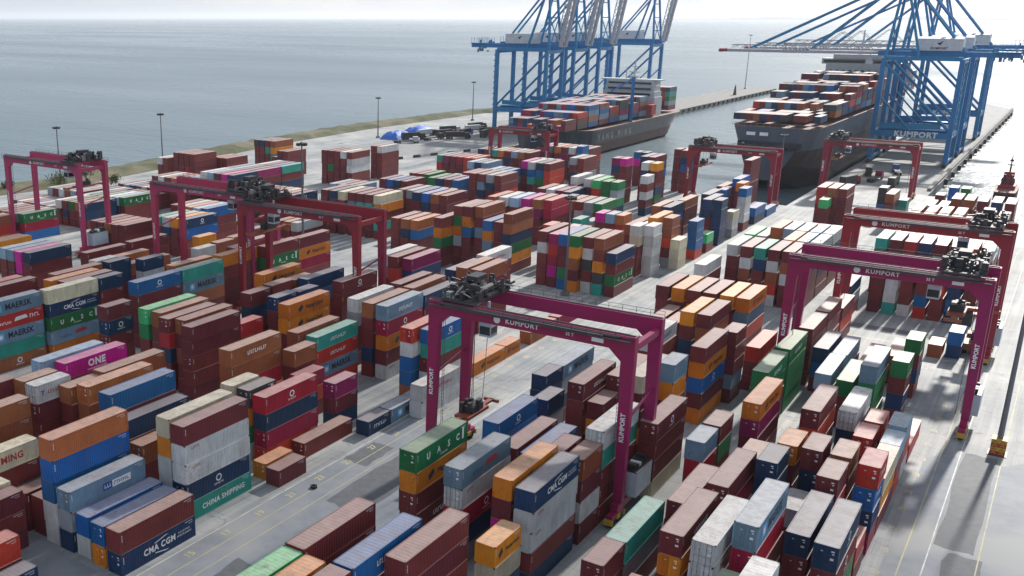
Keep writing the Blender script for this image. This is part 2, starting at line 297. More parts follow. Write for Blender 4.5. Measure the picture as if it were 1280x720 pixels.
# an unseen bank of thin cloud, added sunward to shade the near half of the yard
cl_m = bpy.data.materials.new('shade_cloud'); cl_m.use_nodes = True
def cloud_nodes():
    n = cl_m.node_tree; N = n.nodes; L = n.links.new; N.remove(N['Principled BSDF']); out = N['Material Output']
    tr = N.new('ShaderNodeBsdfTransparent'); df = N.new('ShaderNodeBsdfTranslucent'); df.inputs[0].default_value = (.9,.9,.92,1)
    g = N.new('ShaderNodeNewGeometry'); no = N.new('ShaderNodeTexNoise'); no.inputs['Scale'].default_value = .012; no.inputs['Detail'].default_value = 5; L(g.outputs['Position'], no.inputs['Vector'])
    r = N.new('ShaderNodeMapRange'); r.inputs[1].default_value = .3; r.inputs[2].default_value = .62; r.inputs[3].default_value = .14; r.inputs[4].default_value = .4; L(no.outputs[0], r.inputs[0])
    mx = N.new('ShaderNodeMixShader'); L(r.outputs[0], mx.inputs[0]); L(tr.outputs[0], mx.inputs[1]); L(df.outputs[0], mx.inputs[2]); L(mx.outputs[0], out.inputs[0])
cloud_nodes()
mb = MB(); nu, nv = 40, 14; rg = random.Random(9)
for j in range(nv+1):
    for i in range(nu):
        a, p = 2*math.pi*i/nu, math.pi*j/nv; k = 1+.12*math.sin(3*a+1)+.08*math.sin(7*a)+rg.uniform(-.05,.05)
        mb.v.append((-118+270*k*math.sin(p)*math.cos(a), 655+125*k*math.sin(p)*math.sin(a), 420+26*math.cos(p)*(1+.3*math.sin(5*a))))
for j in range(nv):
    for i in range(nu): mb.f.append((j*nu+i,(j+1)*nu+i,(j+1)*nu+(i+1)%nu,j*nu+(i+1)%nu)); mb.m.append(0)
tag(mb.build('shade_cloud', cl_m), 'unseen bank of white cloud added to shade the near yard', 'cloud', kind='stuff')
# ---------------------------------------------------------------- containers
CW, LEN = 2.438, {40:12.19, 20:6.06}
H0 = 2.6
def container_mesh(L, door, kind='dry'):
    """origin at the middle of the floor; slots 0 paint, 1 roof, 2 castings, 3 lettering"""
    ln = LEN[L]; w = CW/2; mb = MB(); h = H0-.02; y0, y1 = -ln/2, ln/2; e = .17; d = .036
    def side(fn, a0, a1, flip, zlo, zhi, pitch=.28):        # corrugated panel along a
        n = max(3, int(round((a1-a0)/pitch))); p = (a1-a0)/n; prof = []
        for i in range(n):
            s0 = a0+i*p; prof += [(s0,0),(s0+p*.25,0),(s0+p*.5,-d),(s0+p*.75,-d)]
        prof.append((a1,0)); b = len(mb.v)
        for a, o in prof: mb.v.append(fn(a,o,zlo)); mb.v.append(fn(a,o,zhi))
        for i in range(len(prof)-1):
            q = (b+2*i, b+2*i+2, b+2*i+3, b+2*i+1); mb.f.append(q[::-1] if flip else q); mb.m.append(0)
    g = .012
    side(lambda a,o,z:(w-g+o,a,z), y0+e, y1-e, False, .15, h-.1)
    side(lambda a,o,z:(-w+g-o,a,z), y0+e, y1-e, True, .15, h-.1)
    side(lambda a,o,z:(a,y1-g+o,z), -w+e, w-e, True, .15, h-.1)
    if not door: side(lambda a,o,z:(a,y0+g-o,z), -w+e, w-e, False, .15, h-.1)
    else: mb.quad((-w+e,y0+.05,.15),(w-e,y0+.05,.15),(w-e,y0+.05,h-.1),(-w+e,y0+.05,h-.1),0)
    for sx in (-1,1):                                          # rails and posts
        x0, x1 = sorted((sx*w, sx*(w-.1)))
        mb.box(x0,x1,y0+e,y1-e,.0,.15,0); mb.box(x0,x1,y0+e,y1-e,h-.1,h-.01,0)
        for ya, yb in ((y0,y0+e),(y1-e,y1)):
            xa, xb = sorted((sx*w, sx*(w-e)))
            mb.box(xa,xb,ya,yb,.12,h-.12,0); mb.box(xa,xb,ya,yb,0,.12,2); mb.box(xa,xb,ya,yb,h-.12,h+.005,2)
    for ya, yb in ((y0,y0+.1),(y1-.1,y1)):
        mb.box(-w+e,w-e,ya,yb,0,.15,0); mb.box(-w+e,w-e,ya,yb,h-.1,h-.01,0)
    # roof: shallow pressed ribs across it
    n = int(ln/.55); p = (ln-.1)/n; zr = h-.012; prof = []
    for i in range(n):
        s0 = y0+.05+i*p; prof += [(s0,0),(s0+p*.3,0),(s0+p*.42,.012),(s0+p*.88,.012)]
    prof.append((y1-.05,0)); b = len(mb.v)
    for a, o in prof: mb.v.append((-w+.04,a,zr+o-.02)); mb.v.append((w-.04,a,zr+o-.02))
    for i in range(len(prof)-1): mb.f.append((b+2*i,b+2*i+1,b+2*i+3,b+2*i+2)); mb.m.append(1)
    mb.box(-w,w,y0,y0+.06,h-.012,h,1,'b'); mb.box(-w,w,y1-.06,y1,h-.012,h,1,'b')
    mb.box(-w,-w+.05,y0+.06,y1-.06,h-.012,h,1,'b'); mb.box(w-.05,w,y0+.06,y1-.06,h-.012,h,1,'b')
    mb.box(-w+.02,w-.02,y0+.02,y1-.02,.02,.06,2)
    smear(mb, w+.004, y1-1.1, 2.28, 1.3, .15, 3); smear(mb, w+.004, y1-.8, 2.02, .7, .12, 3)
    for i in range(5): mb.quad((w+.004,y0+.3,1.35+i*.17),(w+.004,y0+.4,1.35+i*.17),(w+.004,y0+.4,1.46+i*.17),(w+.004,y0+.3,1.46+i*.17),3)
    return mb
def door_mesh(sx):
    mb = MB(); w = CW/2; x0, x1 = sorted((sx*.012, sx*(w-.18))); n = 5; h = H0
    mb.box(x0,x1,-.035,.0,.16,h-.14,0)
    for i in range(n-1):
        z = .16+(h-.3)*(i+.3)/n; mb.box(x0+.07,x1-.07,-.055,-.035,z,z+.22,0)
    c = (x0+x1)/2
    if sx > 0: mb.box(c-.02,c+.34,-.058,-.054,2.02,2.16,1); mb.box(c+.1,c+.34,-.058,-.054,1.78,1.9,1); mb.box(c-.05,c+.3,-.058,-.054,1.2,1.42,1)
    else: mb.box(c+.05,c+.25,-.058,-.054,1.9,2.02,1)
    return mb
def bar_mesh(dx):
    mb = MB(); mb.tube((dx,-.085,.05),(dx,-.085,H0-.04),.024,n=6)
    for z in (.12,.9,1.7,H0-.14): mb.box(dx-.05,dx+.05,-.1,-.05,z,z+.09)
    mb.box(dx-.3 if dx > 0 else dx, dx if dx > 0 else dx+.3, -.105,-.085,1.0,1.05)
    return mb
BODY = {}
def smear(mb, x, yc, zc, wd, hg, mi):                       # worn lettering too small to read: a run of strokes
    r = random.Random(int(wd*100+hg*10)); y = yc-wd/2
    while y < yc+wd/2-.05:
        k = hg*r.uniform(.45,.8); k = min(k, yc+wd/2-y); t = hg*.22
        mb.quad((x,y,zc-hg/2),(x,y+t,zc-hg/2),(x,y+t,zc+hg/2),(x,y,zc+hg/2),mi)
        zz = zc+r.choice((-1,0,1))*(hg/2-t/2)
        if k > t: mb.quad((x+.001,y+t,zz-t/2),(x+.001,y+k,zz-t/2),(x+.001,y+k,zz+t/2),(x+.001,y+t,zz+t/2),mi)
        y += k+hg*.18
def lettering(mb, m, L):
    """what is written on the side that faces the lane (+X)"""
    x = CW/2+.006; ln = LEN[L]; X, Y = (0,1,0), (0,0,1)
    T = lambda s, sz, y, z, mi=3, b=.03, sp=1.0: put_text(mb, s, sz, (x,y,z), X, Y, mi, b, sp)
    if m == 'cma':
        T('CMA CGM', 1.05, 0, 1.25, 3, .035, 1.12)
        for s in (1,-1):
            mb.add([(x,-.9+.0*s,1.25+s*.62),(x,.9,1.25+s*.95),(x,1.5,1.25+s*.93),(x,-.7,1.25+s*.55)], [(0,1,2,3) if s < 0 else (3,2,1,0)], 3)
        smear(mb, x, 4.1, 1.1, 2.4, .24, 3); smear(mb, x, 4.1, 1.5, 2.0, .2, 3)
    elif m == 'maersk':
        T('MAERSK', 1.5, .9, 1.28, 4, .03, 1.05)
        mb.quad((x,-4.2,.6),(x,-2.75,.6),(x,-2.75,1.95),(x,-4.2,1.95),5)
        pts = []; 
        for i in range(14):
            r = .55 if i % 2 == 0 else .26; a = math.pi/2+math.pi*i/7; pts.append((x+.004,-3.47+r*math.cos(a),1.28+r*math.sin(a)))
        mb.add(pts, [tuple(range(14))], 3)
    elif m == 'one': T('ONE', 1.55, 0, 1.4, 3, .045, 1.1); T('OCEAN NETWORK EXPRESS', .3, 0, .45, 3, .02)
    elif m == 'uasc':
        for ch, y in zip('UASC', (-3.3,-.9,1.5,3.7)): T(ch, 1.15, y, 1.25, 3, .04)
        mb.quad((x,4.75,.7),(x,5.2,.7),(x,5.2,2.2),(x,4.75,2.2),3); T('UNITED ARAB', .28, .3, .55)
    elif m == 'uascs': T('UASC', 1.15, -.3, 1.25, 3, .05, 1.05); mb.quad((x,1.8,.6),(x,2.3,.6),(x,2.3,2.2),(x,1.8,2.2),3)
    elif m in ('hapag','hapags'):
        s = .62 if m == 'hapags' else 1.0; o = -1.7 if m == 'hapags' else -2.6
        mb.add([(x,o-.75*s,1.3),(x,o-.35*s,.65),(x,o+.75*s,1.3),(x,o+.35*s,1.98)], [(0,1,2,3)], 4)
        T('Hapag-Lloyd', 1.0*s, 1.15*s+.2, 1.3, 4, .025)
    elif m == 'redlogo': smear(mb, x, -4.1 if L == 40 else -1.8, 2.0, 1.5, .36, 6)
    elif m == 'china': T('CHINA SHIPPING', 1.0, .6, 1.2, 3, .03, 1.1)
    elif m == 'yang': T('YANG MING', 1.25, 0, 1.3, 6, .03, 1.1)
    elif m == 'tslred': T('T', .9, -1.9, 1.3, 7, .05); smear(mb, x, .6, 1.3, 3.2, .5, 6)
    elif m == 'arkas':
        mb.quad((x,-.9,.8),(x,.5,.8),(x,.5,1.7),(x,-.9,1.7),7); mb.quad((x,.55,.8),(x,3.6,.8),(x,3.6,1.7),(x,.55,1.7),3)
        smear(mb, x+.004, -.2, 1.25, 1.0, .45, 3); smear(mb, x+.004, 2.05, 1.25, 2.4, .45, 7)
    elif m == 'whitelogo':
        ring = [(math.cos(i*math.pi/8), math.sin(i*math.pi/8)) for i in range(16)]
        mb.add([(x,.55*c,1.5+.5*q) for c, q in ring]+[(x,.36*c,1.5+.32*q) for c, q in ring], [(i,(i+1)%16,16+(i+1)%16,16+i) for i in range(16)], 3)
        smear(mb, x, 0, .75, 1.7, .28, 3)
    elif m == 'whitetxt': smear(mb, x, .2, 1.3, 3.4 if L == 20 else 4.6, .6, 3)
    elif m == 'whitebar':
        for z in (.9,1.3): mb.add([(x,-3.2,z-.1),(x,2.2,z),(x,3.4,z+.2),(x,-1.8,z+.12)], [(0,1,2,3)], 3)
    elif m in ('hsud','apl','hsudbig'):
        mb.add([(x,-.4,1.0),(x,2.6,1.15),(x,2.2,1.8),(x,0,1.7)], [(0,1,2,3)], 6 if m != 'hsudbig' else 3)
        smear(mb, x, -2.2, 1.05, 2.4, .5, 7 if m != 'hsudbig' else 3)
        if m == 'hsudbig': smear(mb, x, 4.1, 1.3, 2.2, .7, 3); smear(mb, x, -4.4, 1.2, 1.8, .6, 3)
    elif m == 'redtxt': smear(mb, x, .6, 1.3, 5.2, .6, 6)
    elif m == 'redtxtbig': T('YANG MING', 1.2, 0, 1.3, 6, .03)
    elif m == 'bluetxt': smear(mb, x, 0, 1.35, 6.5, .75, 7)
def body(L, door, m=None):
    k = (L, door, m)
    if k not in BODY:
        mb = container_mesh(L, door)
        if m: lettering(mb, m, L)
        me = mb.mesh('container_body'); BODY[k] = me
        for _ in range(8): me.materials.append(None)
    return BODY[k]
DOORM = {s: door_mesh(s).mesh('door') for s in (-1,1)}
BARM = {x: bar_mesh(x).mesh('locking_bar') for x in (-.85,-.35,.35,.85)}
for me in DOORM.values():
    me.materials.append(None); me.materials.append(WHITE)
for me in BARM.values(): me.materials.append(None)
def setm(o, i, m): o.material_slots[i].link = 'OBJECT'; o.material_slots[i].material = m
CASTM = mat('corner_casting', (.07,.06,.055), .6, .3)
def container(x, y, z, L, h, col, m, door, label, group):
    o = bpy.data.objects.new('shipping_container', body(L, door, m)); COL.objects.link(o)
    o.location = (x-CW/2, y+LEN[L]/2, z); o.scale = (1,1,h/H0); o.rotation_euler = (0,0,.003*math.sin(17*x+5*z+y))
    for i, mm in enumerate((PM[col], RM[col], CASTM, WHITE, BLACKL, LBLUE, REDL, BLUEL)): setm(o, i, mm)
    tag(o, label, 'container', group)
    if door:
        for s in (-1,1):
            d = bpy.data.objects.new('door', DOORM[s]); COL.objects.link(d); d.parent = o; d.location = (0,-LEN[L]/2+.048,0); setm(d, 0, PM[col])
            for bx in ((.35,.85) if s > 0 else (-.85,-.35)):
                b = bpy.data.objects.new('locking_bar', BARM[bx]); COL.objects.link(b); b.parent = d; setm(b, 0, STEEL if col in 'WIGS' else PM[col])
PKEYS = list(PAINT)                                         # colours of a stack are numbers into this, top first
STACKS = [
(-82.2,66.65,40,2.889,(0, 11),{1:'cma'}),
(-85.18,66.76,40,2.764,(10, 15),{}),
(-88.16,67.05,40,2.84,(10, 5),{1:'redtxt'}),
(-91.14,66.85,40,2.744,(8, 7, 11),{0:'arkas'}),
(-94.12,66.88,40,2.852,(2, 10, 10, 5, 5),{3:'redtxt',4:'redtxt'}),
(-97.1,67.19,40,2.632,(0, 0),{}),
(-100.08,66.8,40,2.677,(0, 0),{}),
(-97.1,52.4,40,2.573,(0, 0, 0),{2:'whitelogo'}),
(-100.08,52.54,40,2.672,(6, 6, 7),{1:'redlogo',2:'redlogo'}),
(-91.14,47.31,40,2.92,(3, 0),{}),
(-88.16,47.15,40,2.92,(11,),{}),
(-85.18,80.49,40,2.714,(0, 5, 5, 11, 12),{1:'redlogo',2:'redlogo',4:'china',3:'whitelogo'}),
(-88.16,80.78,40,2.747,(6, 15, 5, 5, 7),{3:'redtxt'}),
(-94.12,81.08,40,2.756,(1, 0, 0),{}),
(-97.1,80.92,40,2.749,(11, 0, 11, 0),{}),
(-100.08,81.25,40,2.83,(10, 0, 0, 1, 0),{}),
(-106.04,82.4,40,2.717,(2, 1, 0, 1, 0),{}),
(-109.02,87.82,40,2.716,(1, 3, 0, 0, 0),{2:'whitetxt',3:'whitelogo',4:'whitelogo'}),
(-109.02,81.64,20,2.605,(1, 0, 0, 0, 0),{}),
(-117.96,87.79,40,2.607,(16, 0, 1, 0, 0),{0:'one'}),
(-120.9,85.7,40,2.65,(9, 11, 0, 0, 0),{}),
(-112,78.08,20,2.736,(5, 0, 0, 11, 0),{0:'tslred'}),
(-114.98,78.3,20,2.731,(1, 0, 0, 0, 0),{}),
(-117.96,67,40,2.687,(0, 0, 1, 0, 0),{2:'whitelogo'}),
(-109.02,62.75,40,2.776,(1, 1, 0, 0, 0),{2:'whitelogo'}),
(-103.06,59.24,40,2.656,(6, 0, 7, 0),{0:'yang'}),
(-91.14,99.35,20,2.794,(18, 15, 13, 5),{0:'uascs',1:'hapags',2:'uascs',3:'redlogo'}),
(-94.12,99.11,20,2.836,(6, 5, 5, 7),{}),
(-88.16,99.6,40,2.68,(4, 11, 4, 3),{0:'whitelogo'}),
(-85.18,95.96,20,2.5,(15,),{}),
(-82.2,95.2,20,2.549,(0,),{}),
(-85.18,104.71,40,2.5,(0,),{}),
(-88.16,116.15,20,2.602,(17, 0, 11),{}),
(-82.2,116.97,20,2.5,(11,),{0:'whitetxt'}),
(-82.2,123.34,40,2.5,(8,),{0:'maersk'}),
(-100.08,126.72,40,2.59,(12, 3, 8, 3),{2:'maersk',0:'whitetxt',1:'whitetxt'}),
(-103.06,125.3,40,2.75,(1, 3, 0, 0),{}),
(-97.1,116.94,20,2.78,(1, 0, 3, 0),{}),
(-94.1,115.2,20,2.65,(4, 3, 0),{}),
(-100.08,105.17,40,2.775,(1, 1, 4, 15, 0),{0:'whitetxt'}),
(-114.98,123.82,20,2.694,(3, 0, 11, 0),{}),
(-114.98,111.5,40,2.661,(0, 0, 0, 0, 0),{}),
(-117.96,113.1,40,2.712,(1, 0, 1, 0, 0),{}),
(-120.94,112.06,40,2.708,(0, 3, 11, 0, 0),{0:'whitelogo',1:'whitetxt',3:'whitelogo'}),
(-123.92,113.08,40,2.763,(1, 0, 0, 1, 0),{}),
(-126.9,112.81,40,2.803,(14, 13, 0, 0, 0),{}),
(-109.02,130.05,40,2.778,(15, 15, 0, 0, 0),{0:'hapag',1:'hapag'}),
(-114.98,140.31,20,2.616,(11, 0, 0, 1, 0),{}),
(-114.98,133.86,20,2.667,(11, 0, 0, 7, 0),{}),
(-120.94,133.01,20,2.665,(0, 11, 0, 0, 0),{}),
(-120.94,139.55,20,2.705,(0, 1, 0, 0, 0),{}),
(-117.96,146.59,40,2.754,(11, 10, 0, 0, 0),{}),
(-120.94,146.38,20,2.65,(1, 0, 0, 0, 0),{}),
(-126.9,143.75,40,2.775,(15, 1, 0, 0, 0),{0:'hapag'}),
(-144.78,164.74,40,2.667,(0, 13, 0, 0, 0),{1:'uasc'}),
(-144.78,176.94,40,2.622,(0, 15, 4, 0, 0),{1:'hapag'}),
(-117.96,174.84,40,2.686,(5, 8, 0, 7, 0),{}),
(-114.98,174.1,40,2.669,(0, 3, 0, 0, 0),{0:'whitelogo',1:'whitetxt',4:'whitelogo'}),
(-112,175.32,40,2.612,(17, 11, 0, 0, 0),{}),
(-103.06,157.39,40,2.562,(0, 0, 0, 1, 0),{1:'whitelogo'}),
(-97.1,152.73,40,2.797,(1, 1, 0, 0, 0),{1:'whitelogo'}),
(-103.06,142.97,40,2.589,(5, 7, 0, 0, 0),{}),
(-97.1,139.26,40,2.812,(1, 0, 0, 11, 0),{0:'whitelogo'}),
(-94.12,139.5,40,2.795,(8, 4, 15, 0, 5),{0:'whitetxt',1:'whitelogo',2:'hapag',4:'redlogo'}),
(-112,150.12,40,2.675,(0, 0, 0, 0, 0),{0:'whitelogo',2:'whitelogo'}),
(-85.18,133.93,40,2.581,(3, 5, 10, 10, 1),{}),
(-82.2,135.65,40,2.537,(10, 12, 0, 5, 5),{0:'whitelogo',4:'redtxt'}),
(-79.22,128.09,40,2.861,(5, 5),{0:'redtxt'}),
(-82.2,150.4,40,2.65,(15,),{0:'hapag'}),
(-82.2,163,20,2.65,(15,),{0:'hapags'}),
(-82.2,173.5,40,2.65,(1,),{}),
(-82.2,186.5,40,2.65,(4,),{}),
(-94.12,152.15,40,2.641,(11, 0, 0, 0, 0),{}),
(-97.1,173.03,40,2.755,(1, 1, 0, 11, 0),{1:'whitelogo'}),
(-94.12,173.48,40,2.729,(1, 0, 0, 0, 0),{}),
(-100.08,186.76,40,2.667,(5, 0, 0, 0, 0),{0:'redtxt'}),
(-100.08,173.49,40,2.562,(11, 0, 0, 0, 0),{}),
(-100.08,217.34,40,2.694,(0, 5, 0, 0, 0),{}),
(-97.1,217.06,40,2.646,(17, 3, 4, 16, 0),{}),
(-94.12,216.22,40,2.719,(10, 0, 0, 13, 10),{}),
(-91.14,215.68,40,2.749,(13, 15, 1, 0, 15),{}),
(-88.16,216.99,40,2.715,(0, 5, 18, 0, 5),{}),
(-85.18,216.29,40,2.753,(1, 0, 15, 18, 12),{}),
(-82.2,216.8,40,2.643,(11, 0, 13, 0),{2:'uasc'}),
(-112,221.88,40,2.595,(1, 1, 11, 13, 15, 0),{2:'whitetxt',3:'uasc',4:'hapag'}),
(-114.98,222.66,40,2.615,(0, 0, 0, 1, 0),{}),
(-117.96,222.07,40,2.633,(10, 15, 8, 0, 0),{}),
(-120.94,223.08,40,2.706,(1, 0, 8, 0, 0, 0),{}),
(-123.92,221.9,40,2.699,(0, 15, 10, 0, 0, 0),{}),
(-126.9,222.54,40,2.658,(0, 13, 15, 7, 0, 0),{}),
(-129.9,217.5,40,2.65,(0, 15, 13, 0, 0),{}),
(-54.08,53.93,40,2.671,(14, 0, 0, 0, 0),{2:'whitelogo'}),
(-51.06,53.65,40,2.707,(15, 0, 0, 0, 0),{1:'whitelogo'}),
(-48.04,59.55,20,2.731,(0, 0, 0, 0, 0),{}),
(-54.08,66.23,40,2.72,(0, 0, 0, 0, 0),{3:'whitelogo'}),
(-48.04,66.14,40,2.727,(10, 0, 11, 0, 0),{0:'whitetxt'}),
(-45.02,70.51,40,2.657,(0, 0, 0, 0, 0),{4:'whitelogo'}),
(-51.06,91.7,40,2.611,(8, 5, 4, 11, 7),{0:'hsud',1:'redlogo',2:'whitelogo',4:'redtxt'}),
(-57.1,91.37,40,2.727,(13, 15, 0, 0, 0),{0:'uasc',1:'hapag',3:'whitetxt'}),
(-45.02,92.4,40,2.622,(15, 0, 16, 0, 0),{4:'whitelogo'}),
(-42,91.84,40,2.567,(11, 5, 5, 0, 11),{0:'cma',1:'redlogo',2:'redlogo'}),
(-42,83.17,20,2.5,(15, 6, 11, 0),{0:'hapags'}),
(-57.1,112.16,40,2.566,(10, 10, 11, 0),{0:'whitelogo'}),
(-51.06,105.57,40,2.64,(0, 0, 0, 0),{2:'whitelogo'}),
(-48.04,105.4,40,2.6,(10, 11, 0, 0),{3:'whitelogo'}),
(-45.02,105.7,20,2.92,(0, 0, 0, 0),{}),
(-42,105.38,20,2.92,(1, 0, 5, 0),{}),
(-42,111.51,40,2.645,(5, 12, 0, 0, 0),{0:'redlogo',1:'whitelogo'}),
(-60.12,139.66,40,2.5,(8, 7, 11, 0),{0:'maersk',1:'redtxt',2:'whitelogo'}),
(-60.12,133.1,20,2.547,(11, 11, 0, 0),{}),
(-57.1,127.48,20,2.92,(11, 7, 0),{}),
(-51.06,126.02,40,2.616,(0, 0, 0, 0, 0),{0:'whitetxt'}),
(-48.04,126.5,20,2.65,(0, 15, 0, 0),{}),
(-48.04,132.96,40,2.554,(0, 5, 0, 0, 0),{}),
(-38.98,122.82,40,2.786,(0, 0, 0, 6),{0:'whitelogo'}),
(-45.02,133.53,40,2.651,(6, 0, 0, 15, 0),{0:'redlogo'}),
(-42,137.62,20,2.92,(8, 15, 0, 0, 0),{}),
(-51.06,154.26,40,2.521,(5, 0, 1, 0, 0),{0:'bluetxt',1:'whitetxt'}),
(-42,152.68,40,2.62,(0, 15, 10, 0, 15),{1:'hapag',2:'whitelogo'}),
(-40.6,165,20,2.55,(0, 0, 0, 8, 0),{}),
(-43.9,184.2,40,2.72,(15, 8, 3, 0, 15),{0:'hapag'}),
(-46.9,184.2,40,2.72,(15, 17, 0, 0, 0),{}),
(-49.9,184.2,40,2.72,(0, 1, 0, 0, 0),{}),
(-52.9,184.2,40,2.72,(0, 15, 4, 15, 0),{0:'whitelogo',4:'whitetxt'}),
(-55.9,184.2,40,2.72,(15, 0, 0, 0, 0),{}),
(-58.9,184.2,40,2.72,(0, 0, 0, 0, 0),{}),
(-46.9,171.4,40,2.6,(0, 1, 0, 0, 0),{}),
(-49.9,171.4,40,2.6,(15, 0, 11, 0, 0),{2:'whitetxt',3:'whitetxt'}),
(-52.9,171.4,40,2.6,(0, 0, 1, 0),{}),
(-55.9,171.4,40,2.6,(0, 13, 0, 0),{}),
(-32.18,94.59,40,2.894,(12, 7, 0),{2:'whitelogo'}),
(-32.18,88.41,20,2.92,(0, 0, 0),{}),
(-28.9,82.5,40,2.65,(4, 0),{}),
(-32.2,77.5,20,2.65,(0, 0),{}),
(-25.62,92.55,40,2.5,(0, 15, 0, 11, 0),{1:'whitetxt',0:'whitetxt'}),
(-22.34,92.24,40,2.552,(5, 5, 4, 0, 0),{1:'redtxtbig',2:'whitelogo'}),
(-28.9,69.8,40,2.65,(16, 0, 0),{}),
(-25.62,108.27,40,2.92,(0, 4, 0, 0),{}),
(-28.9,104.68,40,2.5,(0, 0, 0, 0),{}),
(-19.06,95.05,40,2.92,(8, 4, 0, 0, 0),{0:'maersk',3:'whitelogo',4:'whitelogo'}),
(-22.34,116.45,20,2.5,(11, 11, 0, 0, 0),{}),
(-19.06,115.75,20,2.5,(7, 0, 0),{}),
(-15.78,104.11,40,2.623,(11, 0, 0, 0),{}),
(-12.5,101.16,40,2.92,(11, 0, 13, 0),{0:'whitelogo',1:'whitelogo'}),
(-15.78,77.3,40,2.92,(5, 7, 0, 0, 0),{1:'redtxt'}),
(-19.1,80.5,40,2.6,(13, 0, 0, 0),{0:'whitelogo',2:'whitelogo',3:'whitelogo'}),
(-22.34,126.85,20,2.725,(15, 0, 0, 0),{}),
(-19.06,125.43,20,2.904,(0, 11, 10, 0),{}),
(-15.78,125.66,20,2.875,(1, 0, 0, 0),{}),
(-15.78,117.86,20,2.92,(0, 3, 0, 0),{}),
(-12.5,124.22,20,2.92,(3, 10, 11, 4),{0:'whitetxt',1:'whitetxt'}),
(-12.5,130.4,40,2.62,(6, 15, 0),{}),
(-12.5,148.69,20,2.785,(9, 3, 5),{}),
(-12.5,142.61,20,2.62,(9, 0, 3),{}),
(-12.5,157,40,2.65,(3,),{}),
(-12.5,115,20,2.65,(3, 0),{}),
(-15.78,150.62,20,2.5,(3, 0, 0),{}),
(-15.8,142.6,20,2.65,(3, 0, 0),{}),
(-19.06,149.39,40,2.92,(5, 11, 0),{}),
(-19.06,163.5,40,2.918,(8, 13, 13, 13),{1:'whitebar',2:'whitebar'}),
(-22.34,164.89,40,2.697,(13, 0, 0),{}),
(-25.62,165.56,40,2.765,(9, 0, 11),{}),
(-25.7,179.3,40,2.62,(8, 0, 0),{1:'whitetxt'}),
(-28.9,179.63,40,2.731,(11, 10, 0),{1:'whitetxt'}),
(-32.18,182.01,40,2.652,(0, 0, 0, 0),{}),
(-32.2,195.6,40,2.62,(0, 0, 0, 0),{}),
(-32.2,209.5,40,2.65,(0, 3, 0),{}),
(-32.18,165.62,40,2.829,(13, 13, 13, 13),{0:'whitetxt',1:'whitebar',2:'whitebar'}),
(-32.18,151.8,40,2.846,(13, 13, 0, 0),{0:'whitetxt'}),
(-28.9,134.73,40,2.5,(15, 17, 0, 0, 0),{0:'hapag',4:'whitelogo'}),
(-22.34,140.2,40,2.8,(0, 3, 0, 0),{}),
(-15.78,170.97,20,2.735,(13, 0, 11, 0),{}),
(-15.8,186.3,20,2.62,(13, 0, 11, 0),{}),
(-19.1,192,40,2.65,(1, 0),{}),
(-22.4,186,40,2.65,(1, 0),{}),
(-14.6,213,20,2.65,(1,),{}),
(-11.6,214.5,20,2.65,(10, 11),{}),
(-32.2,121.4,20,2.68,(8, 4, 0, 0),{}),
(-32.2,128,20,2.68,(0, 13, 0, 0),{}),
(-38.7,173.4,40,2.7,(3, 0, 0),{}),
(-25.62,120.77,20,2.669,(1, 0, 0, 0),{}),
(-11.9,240.4,40,2.62,(3, 0, 18, 18),{}),
(-14.9,240.4,40,2.62,(11, 11, 10, 11),{}),
(-17.9,240.4,40,2.62,(0, 3, 0, 0),{}),
(-20.9,240.4,40,2.62,(0, 0, 10, 3),{}),
(-23.9,240.4,40,2.62,(0, 0, 0, 5),{}),
(-26.9,240.4,40,2.62,(7, 5, 5, 12),{}),
(-29.9,240.4,40,2.62,(12, 0, 0, 0),{}),
(-11.2,258.5,40,2.65,(5, 0, 0, 0, 0),{}),
(-14.25,258.5,40,2.65,(3, 0, 0, 0, 0),{}),
(-17.3,258.5,40,2.65,(0, 0, 0, 0, 0),{}),
(-20.35,258.5,40,2.65,(0, 7, 0, 0, 0),{}),
(-23.4,258.5,40,2.65,(11, 0, 0, 0, 0),{}),
(-26.45,258.5,40,2.65,(3, 0, 0, 0, 0),{}),
(-29.5,258.5,40,2.65,(0, 0, 0, 0, 0),{}),
(-32.55,258.5,40,2.65,(12, 0, 0, 0, 0),{}),
(-34.2,229,40,2.62,(11, 7, 0),{}),
(-44,231.3,40,2.62,(11, 11, 0, 0, 0),{}),
(-47,231.3,40,2.62,(0, 1, 5, 0, 0),{}),
(-50,231.3,40,2.62,(0, 5, 1, 3, 5),{}),
(-53,231.3,40,2.62,(12, 11, 0, 0, 0),{}),
(-56,231.3,40,2.62,(0, 5, 1, 0, 0),{}),
(-59,231.3,40,2.62,(5, 0, 0, 0, 0),{}),
(-62.2,218.5,40,2.62,(5, 0, 0, 0),{}),
(-44,244.5,40,2.62,(7, 11, 11, 0, 0),{}),
(-47,244.5,40,2.62,(8, 0, 0, 0, 0),{}),
(-50,244.5,40,2.62,(15, 0, 1, 0, 0),{}),
(-44,257.6,40,2.62,(5, 11, 0, 0, 0),{}),
(-47,257.6,40,2.62,(8, 0, 0, 0, 0),{}),
(-50,257.6,40,2.62,(6, 0, 0, 1, 0),{}),
(-53,257.6,40,2.62,(9, 10, 0, 0, 0),{}),
(-56,257.6,40,2.62,(2, 1, 0, 0, 0),{}),
(-59.2,257.5,40,2.65,(7, 0, 0, 0),{}),
(-62.2,258,40,2.65,(14, 13, 0, 0),{}),
(-62.2,244,40,2.65,(11, 11, 0, 0),{}),
(-59.2,244,40,2.65,(0, 11, 0),{}),
(-61.5,285,20,2.65,(8, 0, 0),{}),
(-58,322,20,2.65,(14, 0, 0, 0),{}),
(-54.3,330,40,2.62,(0, 0, 0, 0, 0),{}),
(-57.4,330,40,2.62,(1, 0, 0, 0, 0),{}),
(-60.5,330,40,2.62,(3, 3, 4, 0, 0),{}),
(-43.5,345,40,2.65,(1, 0, 11, 0),{}),
